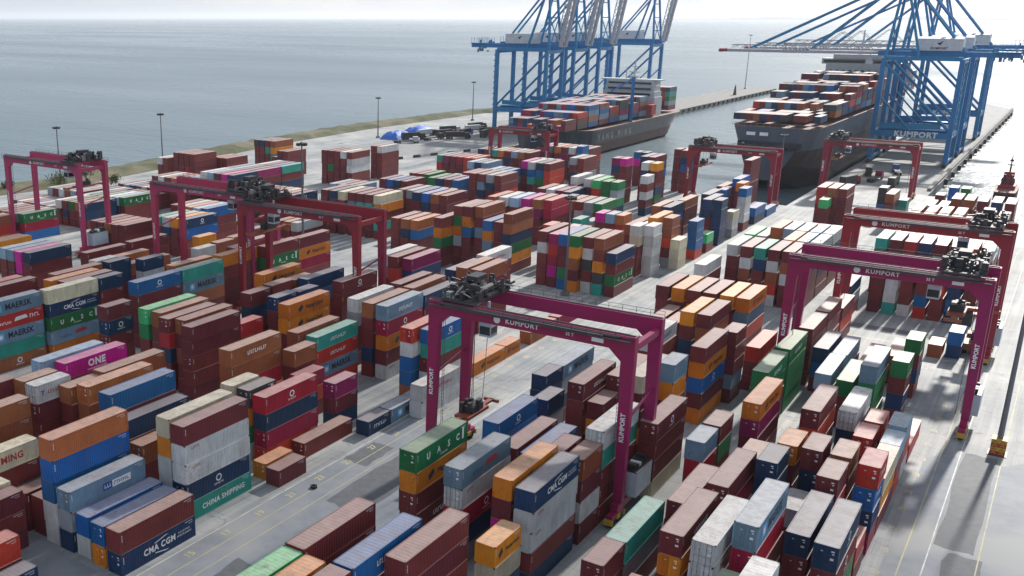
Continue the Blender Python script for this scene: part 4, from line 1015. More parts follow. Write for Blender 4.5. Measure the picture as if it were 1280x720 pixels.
CHOSEN = {(0,0):(0,'maroon long container on a navy blue one, left block'),
(0,1):(1,'navy blue long container with white company lettering in the left block'),
(1,0):(1,'blue long container on a orange one, left block'),
(1,1):(1,'orange long container, bottom of its stack, left block'),
(2,0):(0,'blue long container on a white one, left block'),
(3,0):(1,'steel grey long container with blue and white panel in the left block'),
(3,1):(0,'grey long container on a navy blue one under a steel grey one, left block'),
(3,2):(0,'navy blue long container, bottom of its stack, left block'),
(4,0):(0,'orange brown long container on a blue one, left block'),
(4,1):(0,'blue long container on a blue one under a orange brown one, left block'),
(4,2):(0,'blue long container on a white one under a blue one, left block'),
(6,0):(0,'maroon long container, topmost of two, its right neighbour stack topped maroon, left block'),
(7,0):(1,'maroon long container, topmost of three, left block'),
(7,1):(0,'maroon long container, second from the top, its left neighbour stack topped cream, left block'),
(9,0):(1,'red long container, topmost of two, left block'),
(10,0):(0,'navy blue long container, alone on the ground, left block'),
(11,0):(0,'maroon long container on a white one, left block'),
(11,1):(0,'white long container with small red lettering, second from the top, left block'),
(11,2):(0,'white long container with small red lettering, third from the top, left block'),
(11,3):(1,'navy blue long container with white emblem in the left block'),
(11,4):(0,'teal long container with white lettering in the left block'),
(12,0):(0,'cream long container, topmost of five, left block'),
(13,0):(1,'rust brown long container, topmost of three, left block'),
(14,0):(0,'navy blue long container, topmost of four, left block'),
(15,0):(0,'blue long container, topmost of five, left block'),
(16,0):(1,'orange brown long container on a rust brown one, left block'),
(17,0):(1,'rust brown long container, topmost of five, its right neighbour stack topped orange brown, left block'),
(18,0):(0,'rust brown short container, topmost of five, its right neighbour stack topped orange brown, left block'),
(19,0):(0,'magenta long container with bold white lettering in the left block'),
(20,0):(1,'pale blue long container in the left block'),
(21,0):(1,'white short container with red lettering in the left block'),
(21,1):(1,'maroon short container on a maroon one under a white one, left block'),
(21,2):(0,'maroon short container on a navy blue one under a maroon one, left block'),
(22,0):(0,'rust brown short container, topmost of five, its right neighbour stack topped white, left block'),
(24,0):(0,'rust brown long container, topmost of five, eleventh row from right, first from front, left block'),
(24,1):(0,'rust brown long container, second down, eleventh row from right, first from front, left block'),
(25,0):(0,'cream long container with red lettering in the left block'),
(25,1):(1,'maroon long container on a grey one under a cream one, left block'),
(26,0):(1,'dark grey short container with white block letters in the left block'),
(27,0):(0,'cream short container in the left block'),
(28,0):(0,'crimson long container with white emblem, topmost of four, left block'),
(28,1):(0,'navy blue long container on a crimson one under a crimson one, left block'),
(28,2):(1,'crimson long container on a red one under a navy blue one, left block'),
(28,3):(1,'red long container under a crimson one, left block'),
(29,0):(1,'orange short container in the left block'),
(30,0):(0,'maroon short container, alone on the ground, left block'),
(31,0):(1,'maroon long container, alone on the ground, left block'),
(32,0):(1,'plum short container in the left block'),
(32,1):(0,'maroon short container on a navy blue one under a plum one, left block'),
(33,0):(0,'navy blue short container with worn white lettering in the left block'),
(34,0):(0,'steel grey long container with star emblem lettering, alone on the ground, left block'),
(35,0):(0,'teal long container with worn white lettering in the left block'),
(35,1):(0,'red long container on a steel grey one under a teal one, left block'),
(35,2):(0,'steel grey long container with star emblem lettering, third from the top, left block'),
(36,0):(0,'rust brown long container, topmost of four, left block'),
(37,0):(0,'rust brown short container, topmost of four, left block'),
(39,0):(0,'rust brown long container with worn white lettering in the left block'),
(39,1):(0,'rust brown long container on a crimson one under a rust brown one, left block'),
(40,0):(0,'red short container, topmost of four, left block'),
(41,0):(0,'maroon long container, topmost of five, thirteenth row from right, second from front, left block'),
(41,1):(0,'maroon long container, second down, thirteenth row from right, second from front, left block'),
(41,2):(1,'maroon long container, third down, thirteenth row from right, second from front, left block'),
(41,3):(0,'maroon long container, fourth down, thirteenth row from right, second from front, left block'),
(41,4):(0,'maroon long container, bottom of stack, thirteenth row from right, second from front, left block'),
(42,0):(1,'rust brown long container, topmost of five, its left neighbour stack topped maroon, left block'),
(43,0):(1,'maroon long container on a red one, left block'),
(44,0):(0,'rust brown long container, topmost of five, its left neighbour stack topped bright green, left block'),
(45,0):(1,'bright green long container in the leftmost block'),
(46,0):(0,'orange long container with dark lettering and diamond emblem, topmost of five, left block'),
(46,1):(0,'orange long container with dark lettering and diamond emblem, second from the top, left block'),
(48,0):(1,'navy blue short container, topmost of five, thirteenth row from right, fourth from front, left block'),
(49,0):(0,'maroon short container on a navy blue one, left block'),
(51,0):(0,'navy blue long container on a blue one, left block'),
(53,0):(0,'orange long container with dark lettering and diamond emblem, topmost of five, leftmost block'),
(54,0):(0,'maroon long container on a dark green one, leftmost block'),
(54,1):(0,'dark green long container with spaced white letters, second from the top, leftmost block'),
(55,0):(0,'maroon long container on a orange one, leftmost block'),
(55,1):(0,'orange long container with dark lettering and diamond emblem, second from the top, leftmost block'),
(55,2):(0,'crimson long container, third from the top, leftmost block'),
(57,0):(0,'maroon long container with white emblem, topmost of five, middle block'),
(58,0):(0,'plum long container on a navy blue one, middle block'),
(59,0):(0,'maroon long container, topmost of five, ninth row from right, fourth from front, left block'),
(60,0):(0,'rust brown long container, topmost of five, its right neighbour stack topped navy blue, left block'),
(61,0):(0,'white long container, topmost of five, left block'),
(62,0):(0,'rust brown long container with white emblem, topmost of five, left block'),
(63,0):(0,'steel grey long container with worn white lettering in the left block'),
(63,1):(1,'crimson long container with white emblem, second from the top, left block'),
(63,2):(0,'orange long container with dark lettering and diamond emblem, third from the top, left block'),
(63,3):(0,'maroon long container on a white one under a orange one, left block'),
(63,4):(0,'white long container with small red lettering, bottom of its stack, left block'),
(64,0):(0,'maroon long container with white emblem on a maroon one, left block'),
(64,1):(0,'maroon long container, second down, twelfth row from right, second from front, left block'),
(65,0):(1,'red long container, topmost of five, left block'),
(66,0):(0,'blue long container with white emblem in the left block'),
(66,1):(0,'teal long container in the left block'),
(66,2):(1,'maroon long container on a white one under a teal one, left block'),
(67,0):(0,'white long container with worn red lettering, topmost of two, left block'),
(67,1):(0,'white long container, bottom of its stack, left block'),
(68,0):(0,'orange long container with dark lettering and diamond emblem, alone on the ground, left block'),
(69,0):(0,'orange short container with dark lettering, alone on the ground, left block'),
(70,0):(0,'rust brown long container, alone on the ground, middle block'),
(71,0):(0,'crimson long container, alone on the ground, middle block'),
(72,0):(0,'navy blue long container, topmost of five, sixth row from right, sixth from front, left block'),
(72,1):(0,'maroon long container, second down, sixth row from right, sixth from front, left block'),
(73,0):(0,'rust brown long container, topmost of five, its right neighbour stack topped rust brown, middle block'),
(74,0):(0,'rust brown long container, topmost of five, its left neighbour stack topped rust brown, middle block'),
(74,1):(0,'maroon long container, second down, sixth row from right, first from front, middle block'),
(74,2):(0,'maroon long container, third down, sixth row from right, first from front, middle block'),
(74,3):(0,'maroon long container, fourth down, sixth row from right, first from front, middle block'),
(74,4):(0,'maroon long container, bottom of stack, sixth row from right, first from front, middle block'),
(75,0):(0,'white long container with worn red lettering in the middle block'),
(82,0):(0,'rust brown long container, topmost of five, its right neighbour stack topped navy blue, middle block'),
(83,0):(0,'navy blue long container, topmost of four, middle block'),
(83,1):(0,'maroon long container on a dark green one under a navy blue one, middle block'),
(83,2):(0,'dark green long container with spaced white letters, third from the top, middle block'),
(84,0):(0,'rust brown long container, topmost of six, twelfth row from right, second from front, middle block'),
(87,0):(0,'rust brown long container, topmost of six, its right neighbour stack topped blue, middle block'),
(91,0):(0,'bright green long container in the front block'),
(92,0):(1,'orange long container, topmost of five, its right neighbour stack topped maroon, front block'),
(94,0):(0,'maroon long container, topmost of five, sixth row from right, second from front, front block'),
(94,1):(0,'maroon long container, second down, sixth row from right, second from front, front block'),
(95,0):(0,'blue long container with worn white lettering in the front block'),
(96,0):(0,'maroon long container, topmost of five, its left neighbour stack topped blue, front block'),
(96,1):(0,'maroon long container, second from the top, its left neighbour stack topped blue, front block'),
(97,0):(1,'steel grey long container with red emblem in the front block'),
(97,1):(1,'white long container on a crimson one under a steel grey one, front block'),
(97,2):(0,'crimson long container with white emblem in the front block'),
(97,3):(1,'navy blue long container, fourth from the top, front block'),
(98,0):(1,'dark green long container with spaced white letters in the front block'),
(98,1):(0,'orange long container on a maroon one under a dark green one, front block'),
(98,2):(1,'maroon long container, third down, seventh row from right, first from front, front block'),
(98,3):(1,'maroon long container with worn white lettering, fourth from the top, front block'),
(99,0):(0,'orange long container, topmost of five, its right neighbour stack topped navy blue, front block'),
(99,1):(0,'maroon long container on a magenta one under a orange one, front block'),
(100,0):(0,'navy blue long container with white company lettering in the front block'),
(100,1):(0,'white long container on a white one under a navy blue one, front block'),
(100,2):(0,'white long container with small red lettering, third from the top, front block'),
(100,3):(0,'maroon long container on a navy blue one under a white one, front block'),
(100,4):(0,'navy blue long container, bottom of its stack, front block'),
(101,0):(0,'orange short container with dark lettering in the front block'),
(101,1):(0,'cream short container in the front block'),
(102,0):(0,'blue long container with white emblem, topmost of four, front block'),
(103,0):(0,'maroon long container, topmost of four, front block'),
(104,0):(1,'blue long container, topmost of four, front block'),
(105,0):(0,'maroon short container, topmost of four, its right neighbour stack topped rust brown, front block'),
(106,0):(1,'rust brown short container in the front block'),
(106,1):(0,'maroon short container on a white one under a rust brown one, front block'),
(106,2):(0,'white short container in the front block'),
(106,3):(0,'maroon short container under a white one, front block'),
(107,0):(1,'white long container with small red lettering, topmost of five, front block'),
(107,1):(1,'teal long container with white emblem in the front block'),
(107,2):(0,'maroon long container on a maroon one under a teal one, front block'),
(107,3):(0,'maroon long container, fourth down, second row from right, fourth from front, front block'),
(107,4):(0,'maroon long container, bottom of stack, second row from right, fourth from front, front block'),
(108,0):(0,'steel grey long container with star emblem lettering in the front block'),
(109,0):(0,'navy blue short container, topmost of four, front block'),
(110,0):(0,'navy blue short container, topmost of three, front block'),
(111,0):(1,'maroon long container with worn white lettering, topmost of five, front block'),
(111,1):(0,'maroon long container, second down, fifth row from right, fourth from front, front block'),
(112,0):(0,'maroon short container on a orange one, front block'),
(113,0):(1,'maroon long container on a white one, front block'),
(114,0):(1,'maroon long container with white emblem, topmost of four, front block'),
(114,1):(0,'maroon long container, second down, first row from right, first from front, front block'),
(114,2):(1,'maroon long container on a cream one under a maroon one, front block'),
(114,3):(0,'cream long container in the front block'),
(115,0):(0,'cream long container with small red lettering in the front block'),
(115,1):(0,'maroon long container on a maroon one under a cream one, front block'),
(116,0):(0,'steel grey short container in the front block'),
(116,1):(0,'orange short container on a maroon one under a steel grey one, front block'),
(117,0):(0,'white long container with blue lettering in the front block'),
(118,0):(0,'maroon long container on a orange one, front block'),
(118,1):(0,'orange long container on a blue one under a maroon one, front block'),
(118,2):(0,'blue long container with white emblem, third from the top, front block'),
(118,3):(0,'maroon long container on a orange one under a blue one, front block'),
(118,4):(0,'orange long container, bottom of its stack, front block'),
(119,0):(0,'maroon short container, topmost of five, centre block'),
(120,0):(0,'orange long container with dark lettering and diamond emblem in the centre block'),
(120,1):(0,'steel grey long container in the centre block'),
(121,0):(0,'orange long container on a plum one, centre block'),
(122,0):(0,'maroon long container, topmost of five, fifth row from right, second from front, centre block'),
(123,0):(0,'maroon long container with white emblem in the centre block'),
(124,0):(0,'orange long container, topmost of five, seventh row from right, second from front, centre block'),
(125,0):(0,'maroon long container, topmost of five, eighth row from right, first from front, centre block'),
(126,0):(0,'maroon long container, topmost of five, fourth row from right, first from front, centre block'),
(127,0):(0,'orange long container, topmost of five, fifth row from right, first from front, centre block'),
(129,0):(0,'maroon long container on a dark green one, centre block'),
(130,0):(1,'teal long container in the right block'),
(130,1):(1,'grey long container in the right block'),
(131,0):(1,'maroon short container, topmost of three, right block'),
(134,0):(1,'maroon long container with worn white lettering, topmost of five, right block'),
(134,1):(1,'orange long container with worn white lettering in the right block'),
(135,0):(1,'white long container on a white one, right block'),
(135,1):(1,'white long container with large red lettering in the right block'),
(137,0):(1,'maroon long container on a crimson one, right block'),
(138,0):(1,'maroon long container, topmost of four, its right neighbour stack topped maroon, right block'),
(139,0):(1,'steel grey long container with star emblem lettering in the right block'),
(139,1):(1,'crimson long container on a maroon one under a steel grey one, right block'),
(140,0):(1,'navy blue short container, topmost of five, right block'),
(141,0):(0,'grey short container in the right block'),
(142,0):(1,'navy blue long container, topmost of four, right block'),
(142,1):(1,'maroon long container on a maroon one under a navy blue one, right block'),
(143,0):(1,'navy blue long container with white emblem in the right block'),
(143,1):(1,'maroon long container with white emblem, second from the top, right block'),
(144,0):(1,'white long container on a grey one, right block'),
(146,0):(1,'orange short container in the right block'),
(147,0):(1,'maroon short container on a navy blue one, right block'),
(147,1):(1,'navy blue short container on a blue one under a maroon one, right block'),
(148,0):(0,'rust brown short container, topmost of four, its right neighbour stack topped red, right block'),
(149,0):(1,'maroon short container on a red one, right block'),
(150,0):(1,'red short container with worn white lettering in the right block'),
(150,1):(1,'blue short container with worn white lettering in the right block'),
(150,2):(1,'navy blue short container on a crimson one under a blue one, right block'),
(151,0):(1,'cream long container in the right block'),
(152,0):(0,'pale blue short container on a red one, right block'),
(153,0):(1,'pale blue short container on a maroon one, right block'),
(156,0):(0,'red short container, topmost of three, its left neighbour stack topped white, right block'),
(157,0):(1,'red short container, topmost of three, second row from right, fifth from front, right block'),
(158,0):(1,'white long container, topmost of three, right block'),
(159,0):(0,'steel grey long container, topmost of four, right block'),
(160,0):(0,'dark green long container, topmost of three, right block'),
(161,0):(0,'pale blue long container in the right block'),
(162,0):(0,'steel grey long container, topmost of three, right block'),
(163,0):(0,'navy blue long container, topmost of three, right block'),
(164,0):(0,'maroon long container, topmost of four, seventh row from right, eighth from front, right block'),
(165,0):(0,'maroon long container, topmost of four, seventh row from right, ninth from front, right block'),
(167,0):(0,'dark green long container, topmost of four, seventh row from right, seventh from front, right block'),
(168,0):(0,'dark green long container, topmost of four, seventh row from right, sixth from front, right block'),
(169,0):(1,'orange long container with dark lettering and diamond emblem in the right block'),
(169,1):(1,'plum long container in the right block'),
(169,2):(0,'maroon long container on a maroon one under a plum one, right block'),
(170,0):(1,'maroon long container, topmost of four, its right neighbour stack topped white, right block'),
(171,0):(0,'dark green short container, topmost of four, its left neighbour stack topped steel grey, right block'),
(171,1):(0,'maroon short container, second from the top, its left neighbour stack topped steel grey, right block'),
(171,2):(0,'navy blue short container, third down, second row from right, seventh from front, right block'),
(172,0):(0,'dark green short container, topmost of four, second row from right, eighth from front, right block'),
(175,0):(0,'rust brown short container, alone on the ground, right block'),
(176,0):(0,'blue short container, topmost of two, right block'),
(177,0):(0,'steel grey short container in the right block'),
(177,1):(0,'crimson short container, second from the top, right block'),
(178,0):(1,'maroon short container on a dark green one, right block'),
(179,0):(0,'red long container, topmost of three, centre block'),
(181,0):(0,'red long container, topmost of four, distant block'),
(182,0):(0,'navy blue long container on a navy blue one, distant block'),
(183,0):(0,'maroon long container, topmost of four, third row from right, first from front, distant block'),
(184,0):(0,'maroon long container, topmost of four, fourth row from right, first from front, distant block'),
(185,0):(0,'maroon long container, topmost of four, its left neighbour stack topped grey, distant block'),
(186,0):(0,'grey long container, topmost of four, distant block'),
(187,0):(0,'teal long container, topmost of four, distant block'),
(188,0):(0,'white long container, topmost of five, distant block'),
(189,0):(0,'red long container, topmost of five, its right neighbour stack topped white, distant block'),
(190,0):(0,'maroon long container, topmost of five, third row from right, second from front, distant block'),
(191,0):(0,'maroon long container on a grey one, distant block'),
(196,0):(0,'navy blue long container, topmost of three, distant block'),
(197,0):(0,'navy blue long container, topmost of five, centre block'),
(198,0):(0,'maroon long container, topmost of five, its right neighbour stack topped navy blue, centre block'),
(199,0):(0,'maroon long container, topmost of five, its left neighbour stack topped teal, centre block'),
(200,0):(0,'teal long container in the centre block'),
(203,0):(0,'white long container, topmost of four, centre block'),
(300,0):(0,'cream long container on a orange one, back block'),
(307,0):(0,'orange brown long container on a blue one, back block'),
(310,0):(0,'maroon long container, topmost of five, its left neighbour stack topped rust brown, back block'),
(392,0):(0,'navy blue short container on a maroon one, leftmost block'),
(392,1):(0,'maroon short container, second down, sixth row from right, third from front, leftmost block'),
(393,0):(0,'maroon short container, topmost of five, second row from right, first from front, leftmost block'),
(393,1):(1,'navy blue short container with white emblem in the leftmost block'),
(393,2):(1,'maroon short container, third down, second row from right, first from front, leftmost block'),
(394,0):(0,'blue long container with white emblem, topmost of five, leftmost block'),
(394,1):(0,'maroon long container, second down, third row from right, first from front, leftmost block'),
(395,0):(1,'teal long container, topmost of five, leftmost block'),
(395,1):(1,'steel grey long container with star emblem lettering, second from the top, leftmost block'),
(396,0):(0,'cream long container in the leftmost block'),
(396,1):(0,'navy blue long container with white company lettering in the leftmost block'),
(396,2):(0,'dark green long container with spaced white letters, third from the top, leftmost block'),
(396,3):(0,'steel grey long container with red and blue emblem in the leftmost block'),
(396,4):(0,'orange long container under a steel grey one, leftmost block'),
(397,0):(1,'steel grey long container with star emblem lettering, topmost of five, leftmost block'),
(397,1):(0,'red long container with white emblem lettering in the leftmost block'),
(397,2):(0,'steel grey long container with star emblem lettering, third from the top, leftmost block'),
(397,3):(0,'teal long container, fourth from the top, leftmost block'),
(397,4):(0,'rust brown long container with white emblem in the leftmost block'),
(402,0):(0,'navy blue short container on a navy blue one, leftmost block'),
(403,0):(0,'navy blue short container on a white one, leftmost block'),
(404,0):(0,'maroon long container, topmost of five, its left neighbour stack topped red, leftmost block'),
(408,0):(0,'maroon long container, topmost of four, thirteenth row from right, first from front, leftmost block'),
(409,0):(0,'maroon long container, topmost of four, thirteenth row from right, second from front, leftmost block'),
(410,0):(0,'navy blue long container, topmost of four, leftmost block'),
(410,1):(0,'maroon long container, second from the top, its left neighbour stack topped magenta, leftmost block'),
(418,0):(0,'dark green long container with spaced white letters, topmost of three, leftmost block'),
(418,1):(0,'crimson long container, second from the top, leftmost block'),
(424,0):(0,'dark green long container with spaced white letters in the back block'),
(430,0):(0,'navy blue long container, topmost of three, leftmost block'),
(435,0):(0,'maroon long container, topmost of three, twentieth row from right, first from front, leftmost block'),
(440,0):(0,'blue long container, topmost of four, twentieth row from right, first from front, back block'),
(445,0):(0,'navy blue long container with white emblem in the leftmost block'),
(445,1):(0,'blue long container in the leftmost block'),
(457,0):(0,'orange long container, topmost of five, its left neighbour stack topped maroon, leftmost block'),
(457,1):(0,'maroon long container, second down, fourth row from right, first from front, leftmost block'),
(457,2):(0,'maroon long container, third down, fourth row from right, first from front, leftmost block'),
(536,0):(0,'navy blue long container with white emblem in the back block'),
(542,0):(0,'white long container, topmost of two, its left neighbour stack topped rust brown, back block')}
MASS = {}
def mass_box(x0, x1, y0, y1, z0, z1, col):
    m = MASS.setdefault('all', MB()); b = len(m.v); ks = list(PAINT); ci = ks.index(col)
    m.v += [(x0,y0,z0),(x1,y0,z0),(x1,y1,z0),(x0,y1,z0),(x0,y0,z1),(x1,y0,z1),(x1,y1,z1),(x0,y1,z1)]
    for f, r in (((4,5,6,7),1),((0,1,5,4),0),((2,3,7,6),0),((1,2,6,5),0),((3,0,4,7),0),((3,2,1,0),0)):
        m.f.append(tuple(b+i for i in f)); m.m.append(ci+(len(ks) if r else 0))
rc = random.Random(21)
for si, (x, y, L, h, cols, mk) in enumerate(STACKS):
    n = len(cols)
    for t, cc in enumerate(PKEYS[q] for q in cols):
        z = (n-1-t)*h; ch = CHOSEN.get((si, t)); jx, jy = rc.uniform(-.07,.07), rc.uniform(-.09,.09)
        if ch:
            container(x+jx, y+jy, z, L, h, cc, mk.get(t), ch[0], ch[1], 'containers stacked in the yard')
        else:
            mass_box(x+jx-CW, x+jx, y+jy, y+jy+LEN[L], z+.01, z+h-.02, cc)

# ---------------------------------------------------------------- gantry cranes on tyres
MAG = mat('crane_magenta', (.29,.009,.088), .42, var=.03, dirt=.35, dirtcol=(.12,.03,.05), scale=.5)
PINK = mat('crane_faded_magenta', (.4,.03,.11), .5, var=.03, dirt=.4, dirtcol=(.2,.08,.08), scale=.5)
CRED = mat('crane_dark_red', (.27,.014,.037), .45, var=.03, dirt=.4, dirtcol=(.11,.04,.035), scale=.5)
HOUSE = mat('pale_blue_cabinet', (.42,.5,.58), .5, var=.02)
SPREAD = mat('spreader_orange', (.32,.08,.03), .5, dirt=.5)
RAILM = mat('walkway_grating', (.09,.075,.085), .6, .3)
GIRD_T = mat('rail_track', (.14,.12,.125), .5, .5)
def rtg(cx, cy, S, H, D, red, trolley, label, text=True, spread=None, house=True):
    r = empty('gantry_crane', (cx, cy, 0)); tag(r, label, 'gantry crane', 'tyred gantry cranes over the container blocks')
    s = S/2; gz0, gz1 = H-1.9, H
    for iy, y in enumerate((0, D)):
        g = MB(); g.box(-s, s, y-.55, y+.55, gz0, gz1)
        for sx in (-1,1): g.add([(sx*(s-1.2),y-.5,gz0),(sx*(s-3.4),y-.5,gz0),(sx*(s-1.2),y-.5,gz0-2.0),(sx*(s-1.2),y+.5,gz0),(sx*(s-3.4),y+.5,gz0),(sx*(s-1.2),y+.5,gz0-2.0)], [(0,1,2),(5,4,3),(1,4,5,2),(0,3,4,1)])
        go = g.build('girder', red, r)
        q = MB(); q.box(-s+.2, s-.2, y-.12, y+.12, gz1, gz1+.16); q.build('trolley_rail', GIRD_T, go)
        w = MB(); oy = -1.35 if iy == 0 else 1.35
        w.box(-s+.4, s-.4, min(y+oy*.42,y+oy), max(y+oy*.42,y+oy), gz1-.55, gz1-.45)
        for z in (.1,.6,1.1): w.bar((-s+.4,y+oy,gz1-.5+z),(s-.4,y+oy,gz1-.5+z),.05)
        k = int(S/2)
        for i in range(k+1): x = -s+.4+(S-.8)*i/k; w.bar((x,y+oy,gz1-.5),(x,y+oy,gz1+.6),.05)
        if iy == 0: w.tube((-s+2,y-.75,gz1-.25),(s-2,y-.75,gz1-.25),.22); w.box(-s+3,s-4,y-1.25,y-.65,gz1-.44,gz1-.2)
        w.build('walkway', RAILM, go)
        for sx in (-1,1):
            l = MB(); x0 = sx*s; wt, wb = 1.75, 1.15
            xs = [(x0, x0-sx*wt), (x0, x0-sx*wb)]
            vs = []
            for (xa, xb), z in ((xs[1],2.7),(xs[0],gz0+.02)):
                xa, xb = min(xa,xb), max(xa,xb); vs += [(xa,y-.52,z),(xb,y-.52,z),(xb,y+.52,z),(xa,y+.52,z)]
            l.add(vs, [(3,2,1,0),(4,5,6,7),(0,1,5,4),(1,2,6,5),(2,3,7,6),(3,0,4,7)])
            lo = l.build('leg', red, r)
            if text and iy == 0:
                tm = MB(); put_text(tm, 'KUMPORT', .85, (x0-sx*.75, y-.535, H*.52), (0,0,1), (-1,0,0), 0, .03); tm.build('lettering', WHITE, lo)
            if iy == 0:
                ld = MB(); xx = x0-sx*2.0
                for e in (-.25,.25): ld.bar((xx,y+e+.6,3),(xx,y+e+.6,gz0),.05)
                for i in range(40): z = 3+(gz0-3)*i/40; ld.bar((xx,y+.35,z),(xx,y+.85,z),.04)
                ld.build('ladder', RAILM, lo)
        if text and iy == 0:
            tm = MB(); put_text(tm, 'KUMPORT', .95, (-.5 if S > 29 else -s*.35, y-.56, gz0+.8), (1,0,0), (0,0,1), 0, .025, 1.15)
            tm.build('lettering', WHITE, go); tm = MB(); put_text(tm, '35 T', .6, (s*.42,y-.56,gz0+.75), (1,0,0), (0,0,1), 0, .03); tm.build('number_plate', WHITE, go); tm = MB(); tm.quad((s*.62,y-.56,gz0+.45),(s*.62+1.6,y-.56,gz0+.45),(s*.62+1.6,y-.56,gz0+1.0),(s*.62,y-.56,gz0+1.0))
            tm.build('data_plate', WHITE, go); tm = MB()
            ring = [(math.cos(i*math.pi/8),math.sin(i*math.pi/8)) for i in range(16)]
            cx0 = (-4.2 if S > 29 else -s*.35-3.7); tm.add([(cx0+.5*a,y-.56,gz0+.8+.5*b) for a,b in ring], [tuple(range(16))])
            tm.build('emblem', WHITE, go)
    for sx in (-1,1):
        x0 = sx*(s-.6); b = MB(); b.box(x0-.5,x0+.5,-1.4,D+1.4,1.75,2.72); sb = b.build('sill_beam', red, r)
        b = MB(); b.bar((x0,.56,gz0+.2),(x0,D-.56,gz0+.2),.7,.9); b.build('end_tie', red, r)
        b = MB(); b.bar((x0,.45,H*.55),(x0,D-.45,H*.55+1.5),.28); b.build('strut', red, r)
        for y in (-1.0, D+1.0):
            bo = MB(); bo.box(x0-.45,x0+.45,y-1.9,y+1.9,1.05,1.75); bo.box(x0-.6,x0+.6,y-2.2,y-1.9,.55,1.3,1); bo.box(x0-.6,x0+.6,y+1.9,y+2.2,.55,1.3,1); bo.box(x0-.62,x0+.62,y-.5,y+.5,.9,1.5,1)
            bg_ = bo.build('bogie', [red, YEL], sb)
            for dy in (-1.1, 1.1):
                wm = MB(); wm.tube((x0-.35,y+dy,.8),(x0+.35,y+dy,.8),.8,n=16); wm.build('wheel', RUBBER, bg_)
    # trolley: machinery deck, drum, motors, cab below
    tx = trolley*(s-4.6); t = MB(); rt = random.Random(int(cx*7+cy))
    t.box(tx-2.6,tx+2.6,-.6,D+.6,H+.2,H+.55)
    t.tube((tx-1.2,D*.3,H+1.5),(tx-1.2,D*.7,H+1.5),.75,n=12); t.tube((tx+1.4,D*.32,H+1.3),(tx+1.4,D*.68,H+1.3),.5,n=12)
    for i in range(60):
        x, y, z = tx+rt.uniform(-3.2,2.6), rt.uniform(-.4,D-.2), H+.5; a, b, c = rt.uniform(.2,.9), rt.uniform(.2,1.2), rt.choice((.4,.6,.9,1.2,1.9))
        t.box(x,x+a,y,y+b,z,z+c,rt.choice((0,0,0,0,0,1,2)))
    for i in range(34):
        p0 = Vector((tx+rt.uniform(-3,2.8), rt.uniform(-.6,D), H+rt.uniform(.5,2.2))); p1 = p0+Vector((rt.uniform(-1.4,1.4), rt.uniform(-1.4,1.4), rt.uniform(-.6,1.2)))
        t.tube(p0, p1, rt.uniform(.05,.16), n=5, mi=rt.choice((0,0,1,2)))
    for x in (tx-2.5,tx+2.5):
        for z in (1.0,1.5): t.bar((x,-.6,H+z),(x,D+.6,H+z),.05)
        for i in range(7): t.bar((x,-.6+i*(D+1.2)/6,H+.5),(x,-.6+i*(D+1.2)/6,H+1.5),.05)
    tr = t.build('trolley', [DARK, STEEL, RAILM], r)
    hm = MB(); hm.box(tx-1.2,tx+.6,D*.4,D*.7,H+2.3,H+3.0,0); hm.build('machinery_cover', DARK, tr)
    cb = MB(); bx = tx-trolley*3.4; cb.box(bx-.9,bx+.9,1.4,3.4,H-4.6,H-2.3,0); cb.box(bx-.8,bx+.8,1.37,3.43,H-4.3,H-3.1,1); cb.box(bx-.93,bx+.93,1.6,3.3,H-4.2,H-3.2,1); cb.bar((bx,2.4,H-2.3),(bx,2.4,H+.3),.3,mi=0)
    cb.build('operator_cab', [HOUSE, GLASSD], tr)
    sz = spread if spread is not None else H-7
    sp = MB(); sp.box(tx-1.2,tx+1.2,D/2-3.0,D/2+3.0,sz,sz+.45,0); 
    for e in (-1,1): sp.box(tx-1.22,tx+1.22,D/2+e*6.0-.2,D/2+e*6.0+.2,sz-.1,sz+.35,0); sp.box(tx-.35,tx+.35,min(D/2+e*3,D/2+e*6.1),max(D/2+e*3,D/2+e*6.1),sz,sz+.35,0)
    sp.box(tx-1.0,tx+1.0,D/2-1.6,D/2+1.6,sz+.45,sz+1.5,1)
    for i in range(8): x, y = tx+rt.uniform(-1,.6), D/2+rt.uniform(-2.2,1.8); sp.box(x,x+.5,y,y+.6,sz+.45,sz+rt.uniform(1.2,2.3),1)
    so_ = sp.build('spreader', [SPREAD, DARK], r)
    rp = MB()
    for ex in (-.9,.9):
        for ey in (-1.4,1.4): rp.bar((tx+ex,D/2+ey,sz+1.4),(tx+ex*1.3,D/2+ey*1.6,H+.4),.06)
    rp.build('hoist_rope', DARK, so_)
    if house:
        hb = MB(); x0 = s-.6; hb.box(x0-.9+1.0*0,x0+1.5,D*.5-2.7,D*.5+2.7,2.75,6.2,0); hb.box(x0-.9,x0+1.5,D*.5-2.7,D*.5+2.7,6.21,6.3,1)
        for i in range(5): y = D*.5-2.2+i*.95; hb.box(x0-.5,x0+.9,y,y+.6,6.3,6.3+rt.uniform(.3,.9),1 if i != 2 else 2)
        hb.build('generator_house', [HOUSE, DARK, WHITE], r)
    return r
